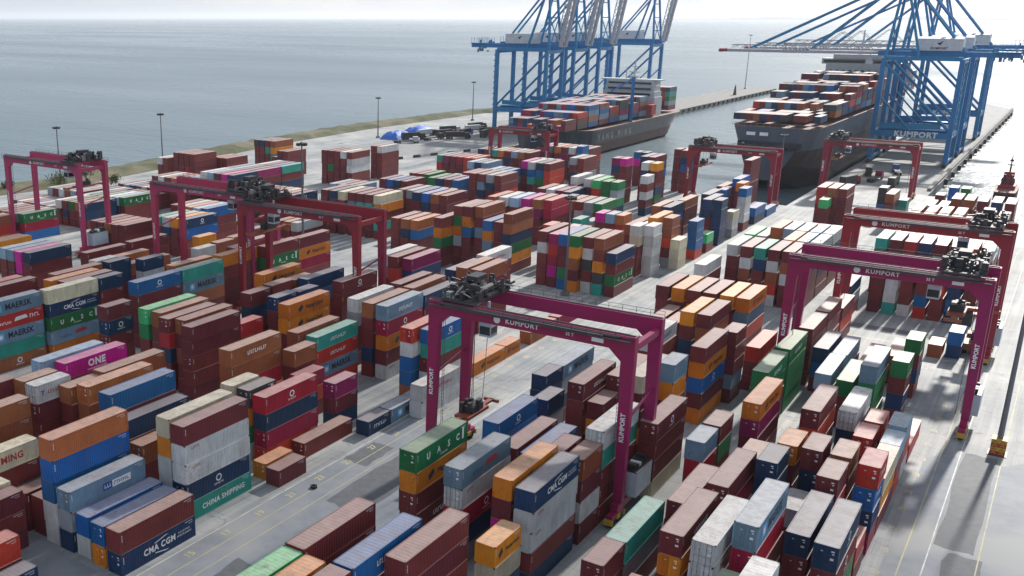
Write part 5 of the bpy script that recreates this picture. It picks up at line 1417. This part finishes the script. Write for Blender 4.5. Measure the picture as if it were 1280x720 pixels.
RTGS = [(-54.9,114.6,30.0,25.4,9.6,MAG,-1,'magenta gantry crane straddling the near centre block, spreader low at its left leg',7.5),
 (-21.2,173.5,29.4,25.4,9.6,MAG,1,'magenta gantry crane over the right block, wheels beside the striped mast base',None),
 (-21.1,216.5,28.8,25.4,9.6,CRED,1,'dark red gantry crane directly behind the magenta one on the right',None),
 (-128.6,156.5,32.6,25.4,9.0,CRED,-1,'dark red gantry crane in the left middle yard with long white lettering',None),
 (-163.0,163.0,32.6,25.4,9.0,PINK,1,'pinkish gantry crane behind the dark red one in the left yard',None),
 (-231.7,170.5,33.2,25.4,9.0,PINK,1,'faded pink gantry crane furthest left, standing against the sea',None),
 (-95.6,352.0,29.6,20.2,8.0,CRED,-1,'dark red gantry crane on the quay edge before the moored stern',None),
 (-60.5,400.0,31.0,20.2,8.0,CRED,-1,'dark red gantry crane under the blue quay cranes on the right',None),
 (-183.5,366.0,27.0,19.6,8.0,CRED,1,'dark red gantry crane below the group of blue quay cranes on the left',None)]
for a in RTGS: rtg(*a[:8], spread=a[8], house=a[3] > 25)

# ---------------------------------------------------------------- quay cranes
BLUE = mat('crane_blue', (.006,.18,.4), .45, var=.03, dirt=.35, dirtcol=(.03,.09,.18), scale=.3)
BGREY = mat('boom_grey', (.36,.37,.41), .5, var=.03, dirt=.3)
HWHITE = mat('machinery_house_white', (.55,.58,.62), .5, var=.03, dirt=.3)
def quay_crane(y0, xl, xs, W, label, up, blen=56, H=46):
    """xl land-side rail, xs sea-side rail (both x), y0 the middle, sea lies towards xs"""
    r = empty('quay_crane', ((xl+xs)/2, y0, 0)); tag(r, label, 'quay crane', 'blue quay cranes')
    g = (xs-xl)/2; sg = 1 if g > 0 else -1; L_, S_ = -g, g; h = W/2
    for x, nm in ((L_,0),(S_,1)):
        for y in (-h, h):
            m = MB(); m.bar((x,y,2),(x,y,H),1.9,1.7); m.build('leg', BLUE, r)
        m = MB(); m.bar((x,-h,13.5),(x,h,13.5),1.3,2.4); m.build('portal_cross_beam', BLUE, r)
        m = MB(); m.bar((x,-h,H-1),(x,h,H-1),1.2,1.8); m.build('upper_cross_beam', BLUE, r)
        m = MB(); m.bar((x,-h-3,2.2),(x,h+3,2.2),1.2,1.4); m.build('sill_beam', BLUE, r)
        b = MB()
        for y in (-h-2,-h+2,h-2,h+2): b.box(x-.7,x+.7,y-1.4,y+1.4,.2,1.7,0); b.tube((x-.4,y-.7,.5),(x+.4,y-.7,.5),.5); b.tube((x-.4,y+.7,.5),(x+.4,y+.7,.5),.5)
        b.build('bogie', DARK, r)
    for y in (-h, h):
        m = MB(); m.bar((L_,y,13.5),(S_,y,13.5),1.6,2.6); m.build('portal_beam', BLUE, r)
        m = MB(); m.tube((L_,y,15),(S_,y,H-1.5),.62,n=8); m.tube((0,y,14.5),(S_,y,30),.4,n=6); m.build('brace', BLUE, r)
        m = MB(); m.bar((L_,y,H),(S_,y,H),1.1,1.7); m.build('upper_beam', BLUE, r)
    # main girder with back reach, walkways
    m = MB(); back = L_-sg*20
    for y in (-3.2,3.2): m.bar((back,y,H+1.8),(S_+sg*4,y,H+1.8),1.2,2.2)
    for i in range(9): x = back+(S_-back)*i/8; m.bar((x,-3.2,H+1.8),(x,3.2,H+1.8),.6)
    m.build('main_girder', BLUE, r)
    m = MB(); rr = random.Random(int(y0))
    for y in (-4.6,4.6):
        for z in (.6,1.1): m.bar((back,y,H+2+z),(S_,y,H+2+z),.1)
        for i in range(22): x = back+(S_-back)*i/21; m.bar((x,y,H+1.6),(x,y,H+3.1),.09)
    m.box(min(back,back+sg*9),max(back,back+sg*9),-5,5,H+2.9,H+3.1); 
    for i in range(26): x = back+sg*rr.uniform(-1,12); y = rr.uniform(-4.6,4); z = H+rr.uniform(-2,3); a = rr.uniform(.3,1.2); m.box(x,x+a,y,y+a,z,z+rr.uniform(.6,2.6))
    for i in range(7): x = back+sg*i*1.7; m.bar((x,4,H+3),(x,4,H+6.2),.18); m.bar((x,-4,H+3),(x,-4,H+6.2),.18)
    m.build('back_reach_deck', BLUE, r)
    m = MB(); x0, x1 = sorted((L_+sg*1.5, L_+sg*19)); m.box(x0,x1,-4.2,4.2,H+3.2,H+8.2,0); 
    prof = [(-4.4,H+8.2),(-2.5,H+9.0),(2.5,H+9.0),(4.4,H+8.2)]
    m.add([(x,y,z) for x in (x0,x1) for y,z in prof], [(0,4,5,1),(1,5,6,2),(2,6,7,3),(0,1,2,3),(7,6,5,4),(0,3,7,4)], 0)
    mh = m.build('machinery_house', HWHITE, r)
    m = MB(); xm = (x0+x1)/2; m.add([(xm-1.2,-4.23,H+6.4),(xm+.2,-4.23,H+5.4),(xm+1.4,-4.23,H+7.4),(xm-.2,-4.23,H+6.6)], [(0,1,2,3)])
    if not up: put_text(m, 'KUMPORT', 1.3, (xm,-4.23,H+4.2), (1,0,0), (0,0,1), 0, .04, 1.1)
    m.build('lettering', BLACKL, mh)
    # apex tower
    AP = H+34; ax = S_-sg*3
    m = MB()
    for y in (-h*.75, h*.75):
        m.bar((S_,y,H),(ax,y*.55,AP),1.1); m.bar((S_-sg*13,y,H+1),(ax-sg*.5,y*.55,AP),1.0)
    for k in (.25,.5,.75): m.bar((S_-sg*3*k,-h*.75*(1-.45*k),H+34*k),(S_-sg*3*k,h*.75*(1-.45*k),H+34*k),.6)
    m.bar((ax,-h*.45,AP),(ax,h*.45,AP),1.6)
    for e in (-1,1): m.bar((S_,e*h*.75,H),(S_-sg*1.5,-e*h*.58,H+17),.4)
    m.build('apex_tower', BLUE, r)
    m = MB()
    for y in (-3,3): m.tube((ax,y,AP),(L_+sg*0.5,y,H+3),.55,n=6)
    m.build('back_stay', BLUE, r)
    m = MB()
    for z in range(14, 44, 6): m.bar((L_-sg*1.4,-h,z),(L_-sg*1.4,-h+5,z+6),.12,.9); m.bar((L_-sg*1.4,-h+5,z),(L_-sg*1.4,-h+5,z+6),.1)
    for z in range(16, 44, 3): m.bar((L_-sg*1.4,-h-.8,z),(L_-sg*1.4,-h+.8,z),.1,.8)
    m.build('stair_tower', BLUE, r)
    # boom
    hx = S_+sg*4.5; ang = R(80) if up else 0; dx, dz = sg*math.cos(ang), math.sin(ang)
    P = lambda t, y, o=0: (hx+dx*t-sg*math.sin(ang)*o, y, H+1.8+dz*t+math.cos(ang)*o)
    m = MB()
    for y in (-3.2,3.2):
        m.bar(P(0,y),P(blen,y),1.3,2.4,up=(0,1,0)); m.bar(P(2,y,2.6),P(blen-2,y,2.6),.4,up=(0,1,0))
        n = 14
        for i in range(n): t = 2+(blen-4)*i/n; m.bar(P(t,y,1),P(t+(blen-4)/n/2,y,2.6),.28,up=(0,1,0)); m.bar(P(t+(blen-4)/n/2,y,2.6),P(t+(blen-4)/n,y,1),.28,up=(0,1,0))
    for i in range(10): t = blen*i/9.2; m.bar(P(t,-3.2),P(t,3.2),.7,up=(0,0,1) if not up else (1,0,0))
    bo = m.build('boom', BGREY, r)
    m = MB(); m.bar(P(blen-.5,-3.8),P(blen+3.5,-3.8),1.2,1.8,up=(0,1,0)); m.bar(P(blen-.5,3.8),P(blen+3.5,3.8),1.2,1.8,up=(0,1,0)); m.bar(P(blen+2.6,-3.8),P(blen+2.6,3.8),1.4,1.6); m.build('boom_tip', CRED, bo)
    if not up:
        m = MB(); put_text(m, 'KUMPORT', 2.3, P(blen*.52,-3.87,0), (1,0,0), (0,0,1), 0, .04, 1.1); m.build('lettering', BLACKL, bo)
        m = MB()
        for y in (-3.2,3.2):
            for t in (blen*.42, blen*.83): m.tube((ax,y*.8,AP),P(t,y,1.4),.42,n=6)
        m.build('fore_stay', BLUE, r)
        for y in (-3,3): m = MB(); m.bar(P(blen*.1,y,1.3),P(blen*.1+9,y,9),.25); m.bar(P(blen*.1+9,y,9),P(blen*.1+18,y,1.3),.25); m.build('boom_latch', BGREY, bo)
        m = MB(); x = P(3,0)[0]; m.box(x-1.4,x+1.4,-1.6,1.6,H-3.2,H-.2,0); m.box(x-1.45,x+1.45,-1.4,1.4,H-2.8,H-1.4,1); m.bar((x,0,H-.2),(x,0,H+1.5),.5,mi=0); m.build('operator_cab', [HWHITE, GLASSD], r)
    else:
        m = MB()
        for y in (-2,2): m.tube((ax,y,AP),P(blen*.6,y,.6),.3,n=6)
        m.build('hoist_stay', BLUE, r)
    m = MB(); m.bar((L_+sg*4,-h+.5,17.5),(S_-sg*2,-h+.5,16.5),.3,2.4)
    for z in (15.5,): m.box(min(L_,S_)+2,max(L_,S_)-2,-h-.2,h+.2,z,z+.2)
    m.build('portal_deck', BLUE, r)
    if not up:
        m = MB(); put_text(m, 'KUMPORT', 3.4, (-2*sg,-h-.85,13.5), (1,0,0), (0,0,1), 0, .04, 1.1); m.build('lettering', WHITE, r)
    return r
for y0, lb in ((517,'blue quay crane with raised grey boom, nearest of the left row'),(552,'blue quay crane with raised boom, second from the near end of the left row'),(588,'blue quay crane with raised boom, third from the near end of the left row'),(676,'blue quay crane with raised boom, standing apart at the far end of the left row')):
    quay_crane(y0, -270, -240, 20, lb, True)
for y0, lb in ((514,'blue quay crane with lowered white boom, nearest of those over the large stern'),(557,'blue quay crane with lowered boom, middle one over the large moored hull'),(640,'blue quay crane with lowered boom, farthest along the right quay')):
    quay_crane(y0, -46, -76, 22, lb, False, 66)

# ---------------------------------------------------------------- ships
HULLN = mat('hull_dark_blue', (.02,.03,.05), .45, var=.02, dirt=.35, scale=.2, streak=.2)
HULLG = mat('hull_blue_grey', (.055,.085,.12), .45, var=.02, dirt=.4, scale=.2, streak=.2)
BOOT = mat('antifouling_red', (.06,.02,.024), .6, var=.02, dirt=.4, scale=.3)
BOOTD = mat('hull_lower_black', (.018,.014,.018), .5, var=.02, dirt=.5, dirtcol=(.07,.02,.02), scale=.2)
SHW = mat('ship_white', (.45,.48,.5), .5, var=.02, dirt=.25)
DECKM = mat('deck_paint', (.16,.07,.06), .7, dirt=.5)
ORB = mat('lifeboat_orange', (.55,.12,.02), .5)
def hull(x0, x1, y0, y1, deck, stern_near, mats, parent, draft=3.4, bow_len=55, stern_len=26, wl=2.6):
    """container-ship hull by stations along y; flared stern and bow"""
    cx, hw = (x0+x1)/2, (x1-x0)/2; st = []; N = 36; Ln = y1-y0
    for i in range(N+1):
        y = y0+Ln*i/N; s = (y-y0) if stern_near else (y1-y); b = Ln-s
        td = min(1, .82+.18*(s/12)**.5 if s < 12 else 1); tw = 1.0; zb = -6
        if s < stern_len: u = s/stern_len; tw = .12+.88*u**.7; zb = 1.2-7.2*min(1,u*1.1)
        if b < bow_len: u = max(b/bow_len,0.001); td = min(td, u**.45); tw = min(tw, u**.85)
        sh = 2.6*max(0,1-b/40)
        st.append((y, td*hw, tw*hw*.96, zb, deck+sh))
    mb = MB(); C = 6
    for y, d, t, zb, zd in st:
        wl_ = max(wl, zb+.2); zs = [zb, (zb+wl_)/2, wl_, wl_+(zd-wl_)*.35, wl_+(zd-wl_)*.7, zd]
        for sx in (1,-1):
            for j, z in enumerate(zs):
                f = max(0,(z-zb)/(zd-zb)); wd = t+(d-t)*f**.8
                if j == 0: wd *= .8
                mb.v.append((cx+sx*wd, y, z))
    for i in range(N):
        for k in range(2):
            for j in range(C-1):
                a = i*2*C+k*C+j; q = (a, a+2*C, a+2*C+1, a+1); mb.f.append(q if k == 0 else q[::-1]); mb.m.append(1 if j < 2 else 0)
        mb.f.append((i*2*C+C-1, i*2*C+2*C-1, (i+1)*2*C+2*C-1, (i+1)*2*C+C-1)[::-1]); mb.m.append(2)
    for i in (0, N):
        ring = [i*2*C+j for j in range(C)]+[i*2*C+C+j for j in range(C-1,-1,-1)]
        mb.f.append(tuple(ring if i == 0 else ring[::-1])); mb.m.append(0)
    return mb.build('hull', mats, parent)
def deck_load(x0, nx, y0, ny, z, hts, seed, gap=1.2, L=40, pool='MMMBBBRUNGWVTSDNNM'):
    r = random.Random(seed)
    for j in range(ny):
        y = y0+j*(LEN[L]+gap)
        base = hts[j] if isinstance(hts, (list,tuple)) else hts
        for i in range(nx):
            n = max(0, base+r.choice((0,0,0,-1)) ) if base > 0 else 0
            for t in range(n): x = x0+i*2.5; mass_box(x, x+CW, y, y+LEN[L], z+t*2.62, z+t*2.62+2.58, r.choice(pool))
# left: feeder ship along the left quay
sA = empty('container_ship', (0,0,0)); tag(sA, 'dark hulled container ship with white lettering along the left quay', 'container ship')
hull(-229, -194, 428, 604, 9.5, False, [HULLN, BOOT, DECKM], sA, bow_len=40)
m = MB(); put_text(m, 'YANG MING', 4.4, (-193.2,494,5.4), (0,1,0), (0,0,1), 0, .02, 2.1); m.build('lettering', STEEL, sA)
m = MB()
for k, (z0, z1, ya, yb) in enumerate(((9.5,20,556,568),(20,23,556.5,567.5),(23,26,557,567),(26,29,557,567))): m.box(-227+k*.6,-196-k*.6,ya,yb,z0,z1)
m.box(-229,-194,558,565,28.98,29.6)
for z in (20.9,23.9,26.9): m.box(-224,-199,555.8+(z>22)*.5+(z>25)*.4,556.4+(z>22)*.5+(z>25)*.4,z,z+1.1,1)
m.build('superstructure', [SHW, GLASSD], sA)
m = MB(); m.tube((-211,562,29),(-211,562,40),.6,.25); m.box(-214,-208,561.5,562.5,33,33.6); m.box(-213,-209,560,564,29.6,31.5); m.tube((-215,560,29),(-215,560,36),.3); m.box(-212.5,-209.5,561.8,562.2,36,36.4); m.build('radar_mast', SHW, sA)
m = MB(); m.box(-215,-205,572,579,9.5,24); m.build('funnel', BLUE, sA)
m = MB(); m.box(-200,-194.4,548,555,11,16.5); m.build('lifeboat_station', REDL, sA)
m = MB(); m.tube((-195.5,520,9.5),(-195.5,520,33),1.1,.9); m.bar((-195.5,520,32),(-208,522,25),.9); m.build('deck_crane', BLUE, sA)
deck_load(-227, 12, 441, 6, 11, [2,3,4,4,4,4], 5, pool='MMKNUSDNRBMU'); deck_load(-227, 12, 583, 1, 11, [5], 6); deck_load(-227, 12, 523, 2, 11, [4,4], 9, pool='MMKNUSWNRBMU')
# right: large ship, its stern towards the yard
sB = empty('container_ship', (0,0,0)); tag(sB, 'large blue grey container ship, stern towards the yard, under the lowered booms', 'container ship')
hull(-115, -81, 412, 690, 22, True, [HULLG, BOOTD, DECKM], sB, bow_len=70, stern_len=34, wl=13.2)
m = MB()
for x0, x1 in ((-107,-103.6),(-102,-98.8)): m.quad((x0,411.5,18.6),(x1,411.5,18.6),(x1,411.6,19.9),(x0,411.6,19.9))
m.build('stern_marking', WHITE, sB)
m = MB(); rr = random.Random(4)
m.box(-110,-86,411.3,411.9,13.6,16.4,1)
for i in range(26): x = rr.uniform(-110,-87); m.box(x,x+rr.uniform(.4,1.4),410.6,411.6,13.4,13.4+rr.uniform(.6,2.4),rr.choice((0,0,1,2)))
for i in range(14): m.bar((-113+i*2.35,412.6,22),(-113+i*2.35,412.6,23.2),.12,mi=2)
m.bar((-113,412.6,23.2),(-82,412.6,23.2),.12,mi=2)
m.build('mooring_deck', [DARK, BLACKL, STEEL], sB)
m = MB(); m.box(-113,-83,572,585,22,40); m.box(-115.5,-80.5,573,581,40,42.8); m.box(-110,-86,572,583,42.8,45)
for z in range(27,39,3):
    for x in range(-111,-85,3): m.box(x,x+1.2,571.85,572.02,z,z+1.2,1)
m.box(-114.5,-81.5,572.8,573.1,40.7,42.1,1); m.build('superstructure', [SHW, GLASSD], sB)
m = MB(); m.tube((-98,578,45),(-98,578,57),.8,.3); m.box(-102,-94,577.5,578.5,51,51.7); m.build('radar_mast', SHW, sB)
m = MB(); m.box(-104,-92,590,600,22,39); m.build('funnel', HULLN, sB)
deck_load(-114, 13, 416.5, 11, 24, [1,1,2,2,3,4,4,4,5,5,5], 31, 1.3, pool='MMMBNNNUDSRMDMDN'); deck_load(-114, 13, 604, 4, 24, [6,6,5,4], 33, 1.3)
m = MB(); m.box(-81.2,-80.4,470,476,9,12); m.tube((-80.6,468,10.5),(-80.6,478,10.5),1.3,n=10); m.build('lifeboat', ORB, sB)
# tug behind the right block
tg = empty('tugboat', (-19,440,0)); tg.scale = (.75,.75,.75); tag(tg, 'small dark red tugboat with a tall mast beyond the far right stacks', 'tugboat')
hb = hull(-5, 5, -14, 16, 2.0, True, [BOOT, BOOT, DECKM], tg, bow_len=14, stern_len=5, wl=.2); 
m = MB(); m.box(-3.6,3.6,-6,7,2,5); m.box(-2.8,2.8,-2,6,5,8.2); m.box(-2.2,2.2,0,5,8.2,11); m.build('wheelhouse', CRED, tg)
m = MB(); m.box(-2.85,2.85,-1.4,5.4,6.3,7.5); m.box(-2.25,2.25,.3,4.7,9,10.2); m.build('window', GLASSD, tg)
m = MB(); m.tube((0,2,11),(0,2,19),.45,.2); m.box(-1.5,1.5,1.7,2.3,14,14.5); m.box(-.8,.8,1.5,2.5,16,17); m.tube((-1.6,-3,5),(-1.6,-3,10),.6); m.tube((1.6,-3,5),(1.6,-3,10),.6); m.build('mast', DARK, tg)

# ---------------------------------------------------------------- light masts
POLE = mat('mast_grey', (.16,.17,.19), .5, .4)
STRIPE = mat('barrier_red', (.35,.03,.02), .6)
def mast(x, y, h, label, r0=.38, base=None, heads=8):
    o = empty('light_mast', (x,y,0)); tag(o, label, 'light mast', 'tall light masts around the yard')
    m = MB(); m.tube((0,0,0),(0,0,h),r0,r0*.45,10); m.build('pole', POLE, o)
    m = MB(); m.tube((0,0,h-.8),(0,0,h-.65),.95,.95,12)
    for i in range(heads): a = 2*math.pi*i/heads; c, s_ = math.cos(a), math.sin(a); m.box(1.1*c-.26,1.1*c+.26,1.1*s_-.26,1.1*s_+.26,h-1.0,h-.35)
    m.build('floodlight_ring', DARK, o)
    m = MB()
    if base == 'striped':
        for k in range(4): m.box(-1.0,1.0,-1.0,1.0,.1+k*.62,.1+(k+1)*.62-.02,k%2)
        m.box(-1.25,1.25,-1.25,1.25,0,.1,2)
        for k in range(4):
            for sx in (-.5,.5): m.add([(sx-.3,-1.01,.2+k*.6),(sx,-1.01,.5+k*.6),(sx+.3,-1.01,.2+k*.6),(sx+.3,-1.01,.35+k*.6),(sx,-1.01,.65+k*.6),(sx-.3,-1.01,.35+k*.6)], [(0,1,4,5),(1,2,3,4)], (k+1)%2)
        m.build('striped_base', [STRIPE, YEL, DARK], o)
    else: m.box(-.8,.8,-.8,.8,0,1.0); m.build('base', quay_m, o)
for a in ((-2.0,168.6,36,'tall light mast on a red and yellow striped base in the right lane',.42,'striped'),
 (-311,290,25,'slim light mast on the shore, between the two pink gantry cranes'),(-311,237,24,'slim light mast on the shore behind the furthest left gantry crane'),
 (-309,447,22,'slim light mast on the shore above the parked trucks'),(-314,560,24.5,'light mast on the shore just left of the blue quay cranes'),
 (-159,196,33,'grey light mast rising through the dark red crane in the left yard'),(-236.5,196,21,'pinkish grey light mast beside the furthest left gantry crane'),
 (-92.2,212.0,24,'thin light mast in front of the tall row of seven stacks'),(-82,364,25,'thin light mast on the quay in front of the large stern'),
 (-256,962,48,'very tall thin mast on the tip of the far breakwater')):
    mast(*a)
# ---------------------------------------------------------------- trees and bushes on the left shore
BARK = mat('tree_bark', (.09,.065,.045), .9); LEAF = mat('tree_leaves', (.085,.1,.025), .8, isl=True, var=.35, dirt=.3, dirtcol=(.16,.14,.04))
def tree(x, y, h, rad, label, seed):
    o = empty('shore_tree', (x,y,0)); tag(o, label, 'tree', 'small trees on the shore'); r = random.Random(seed)
    m = MB(); m.tube((0,0,-.3),(r.uniform(-.3,.3),0,h*.55),.28,.12,7); tips = []
    for i in range(6):
        a = r.uniform(0,6.28); p = Vector((math.cos(a)*rad*.6, math.sin(a)*rad*.6, h*r.uniform(.5,.85))); m.tube((0,0,h*r.uniform(.25,.5)),p,.1,.03,5); tips.append(p)
    m.build('trunk', BARK, o); m = MB()
    for i in range(700):
        p = r.choice(tips)+Vector((r.gauss(0,1),r.gauss(0,1),r.gauss(0,.8)))*rad*.34; a = Vector((r.uniform(-1,1),r.uniform(-1,1),r.uniform(-1,1))).normalized(); b = a.orthogonal().normalized(); sc_ = r.uniform(.18,.42)
        m.quad(p-a*sc_,p+b*sc_*.5,p+a*sc_,p-b*sc_*.5)
    m.build('crown', LEAF, o)
for i, (x, y, h, rd, lb) in enumerate(((-306,232,7.5,3.4,'leafy shore tree between the legs of the furthest left crane'),(-312,250,8.5,3.2,'taller leafy shore tree with an open crown beside a thin mast'),(-300,252,4.5,2.6,'low round bush in front of the taller shore tree'),(-322,222,4,2.4,'small bush at the water edge on the far left'),(-318,315,4,2.4,'dark bush on the shore left of the tall maroon stacks'),(-300,305,3.6,2.8,'low dark shrub below the maroon stacks on the shore'))):
    tree(x, y, h, rd, lb, 40+i)
# ---------------------------------------------------------------- vehicles and loose things
TARP = mat('blue_tarpaulin', (.01,.12,.5), .6, dirt=.3); TRK = {'white': SHW, 'dark': DARK, 'blue': mat('truck_blue', (.03,.1,.3), .5), 'red': CRED}
def truck(x, y, rz, col, load, label):
    o = empty('terminal_truck', (x,y,0), rz); tag(o, label, 'truck', 'trucks parked near the quays')
    m = MB(); m.box(-1.25,1.25,3.6,6.2,.9,3.3); m.box(-1.2,1.2,6.2,6.9,.9,2.0); m.build('cab', TRK[col], o)
    m = MB(); m.box(-1.15,1.15,6.16,6.24,2.1,3.1); m.build('windscreen', GLASSD, o)
    m = MB(); m.box(-1.2,1.2,-7,3.4,1.1,1.5); m.build('trailer', DARK, o)
    for wy in (-6,-4.8,-3.4,4.4,5.9):
        for sx in (-1,1): m = MB(); m.tube((sx*.85,wy,.5),(sx*1.2,wy,.5),.5,n=10); m.build('wheel', RUBBER, o)
    if load: m = MB(); m.box(-1.2,1.2,-6.9,3.2,1.52,3.9); m.build('cargo_body', TRK[load], o)
tl = [(-284,437),(-289,452),(-280,458),(-292,470),(-283,476),(-276,486),(-290,492),(-281,505),(-287,518),(-272,470),(-268,500),(-265,488)]
rt = random.Random(2)
for i, (x, y) in enumerate(tl):
    c, l = rt.choice(['white','dark','dark','blue','red']), rt.choice([None,'dark','dark','white'])
    truck(x, y, rt.uniform(-.9,.2), c, l, '%s truck with %s, %s in the lot by the left shore' % ({'white':'white','dark':'dark','blue':'blue','red':'red'}[c], {None:'an empty trailer','dark':'a dark load','white':'a white body'}[l], ['first','second','third','fourth','fifth','sixth','seventh','eighth','ninth','tenth','eleventh','twelfth'][i]))
tr = [(-70,428,'first'),(-64,446,'second'),(-56,436,'third'),(-69,462,'fourth'),(-60,472,'fifth')]
for i, (x, y, q) in enumerate(tr): truck(x, y, .12*(i-2), rt.choice(['dark','blue','red']) , ['dark',None,'dark','dark',None][i], 'dark terminal truck on the right quay, %s from the yard end' % q)
for i, (x, y, s_, lb) in enumerate(((-300,452,9,'blue tarpaulin covered heap, the nearer of two beside the left shore'),(-303,480,10,'blue tarpaulin covered heap, the farther of two beside the left shore'))):
    m = MB(); rg = random.Random(i); n = 9
    for a in range(n+1):
        for b in range(n+1):
            u, v = a/n*2-1, b/n*2-1; z = 4.2*(1-max(abs(u),abs(v))**3)*(.8+.25*rg.random())
            m.v.append((u*s_*.6, v*s_, z))
    for a in range(n):
        for b in range(n): q = a*(n+1)+b; m.f.append((q,q+n+1,q+n+2,q+1)); m.m.append(0)
    tag(m.build('tarpaulin_heap', TARP, loc=(x,y,.0)), lb, 'covered heap', 'heaps under tarpaulins')
for i in range(8):
    m = MB(); m.add([(-2,-.4,0),(2,-.4,0),(2,.4,0),(-2,.4,0),(-2,-.15,1.2),(2,-.15,1.2),(2,.15,1.2),(-2,.15,1.2)], [(3,2,1,0),(4,5,6,7),(0,1,5,4),(1,2,6,5),(2,3,7,6),(3,0,4,7)])
    o = m.build('concrete_barrier', DARK, loc=(-262+i*3.0,352+i*10.5,0)); o.rotation_euler = (0,0,1.2)
    tag(o, 'dark concrete barrier in the row on the bright apron near the left shore', 'barrier', 'row of dark barriers')
# reach stacker with a raised boom beside the right hand wall of containers
rs = empty('reach_stacker', (-9.9,222.5,0), .05); tag(rs, 'orange reach stacker with a pale raised boom beside the blue pair of containers', 'reach stacker')
m = MB(); m.box(-1.9,1.9,-3.5,3.5,.9,2.2); m.box(-1.5,1.5,1.8,4.2,1.2,2.9); m.build('chassis', SPREAD, rs)
m = MB(); m.bar((0,3,3.2),(0,-4.5,8.6),.9,1.0); m.bar((0,-4.2,8.4),(0,-6.2,10),.7,.8); m.build('boom', mat('boom_cream',(.6,.5,.35),.5), rs)
m = MB(); m.box(-1.2,1.2,-9.2,-3.2,9.2,9.7); m.box(-3.0,3.0,-6.8,-5.6,9.7,10.2); m.build('spreader', SPREAD, rs)
m = MB(); m.box(-.8,.8,-.6,1.1,2.2,3.9); m.build('cab', GLASSD, rs)
for wx in (-1.5,1.5):
    for wy in (-2.6,2.6): m = MB(); m.tube((wx-.4,wy,.85),(wx+.4,wy,.85),.85,n=14); m.build('wheel', RUBBER, rs)
# fenders along the breakwater and the right quay
m0 = MB(); m0.box(-.6,.6,-1.2,1.2,-2.6,-.3); fm = m0.mesh('quay_fender'); fm.materials.append(RUBBER)
for k in range(24):
    o = bpy.data.objects.new('quay_fender', fm); COL.objects.link(o); o.location = (-233.4,700+k*12,0); tag(o, 'black rubber fender along the edge of the far left breakwater', 'fender', 'fenders on the left breakwater')
for k in range(16):
    o = bpy.data.objects.new('quay_fender', fm); COL.objects.link(o); o.location = (-41.4,470+k*24,0); tag(o, 'black rubber fender along the outer edge of the right quay', 'fender', 'fenders on the right quay')
# parapet along the outer edge of the right quay
m = MB(); m.box(-43.6,-42.2,430,856,.004,1.1); tag(m.build('quay_parapet', quay_m), 'long low concrete parapet along the outer edge of the right quay', 'parapet')
# small navigation light on the left breakwater
nv = empty('harbour_beacon', (-242,880,0)); tag(nv, 'small pointed beacon tower on the far left breakwater', 'beacon')
m = MB(); m.tube((0,0,0),(0,0,7),1.5,.6,8); m.build('tower', DARK, nv); m = MB(); m.tube((0,0,7),(0,0,9),.7,.1,8); m.build('lantern', STEEL, nv)
# ---------------------------------------------------------------- the rest of the containers as one mass
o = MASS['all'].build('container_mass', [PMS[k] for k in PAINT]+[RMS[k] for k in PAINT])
tag(o, 'the remaining shipping containers packed in the far stacks and on the ships', 'containers', kind='stuff')

o = MB(); 
for k in range(12):
    a, b = 2*math.pi*k/12, 2*math.pi*(k+1)/12
    o.add([(.5*math.cos(a),.5*math.sin(a),.0),(.5*math.cos(b),.5*math.sin(b),.0),(.5*math.cos(b),.5*math.sin(b),.35),(.5*math.cos(a),.5*math.sin(a),.35),(.25*math.cos(a),.25*math.sin(a),.35),(.25*math.cos(b),.25*math.sin(b),.35),(.25*math.cos(b),.25*math.sin(b),.0),(.25*math.cos(a),.25*math.sin(a),.0)], [(0,1,2,3),(3,2,5,4),(4,5,6,7)])
tag(o.build('loose_tyre', RUBBER, loc=(-78.3,98.2,.006)), 'black tyre lying alone on the painted lane near the small brown container', 'tyre')
hz = bpy.data.materials.new('haze_air'); hz.use_nodes = True; hn = hz.node_tree; hn.nodes.remove(hn.nodes['Principled BSDF'])
pv = hn.nodes.new('ShaderNodeVolumePrincipled'); pv.inputs['Density'].default_value = 0.00005; pv.inputs['Color'].default_value = (.86,.92,1,1); pv.inputs['Anisotropy'].default_value = .3
hn.links.new(pv.outputs[0], hn.nodes['Material Output'].inputs['Volume'])
tag(MB().box(-44000,44000,-43800,44600,-12,190).build('haze', hz), 'thin pale sea haze over the harbour', 'haze', kind='stuff')
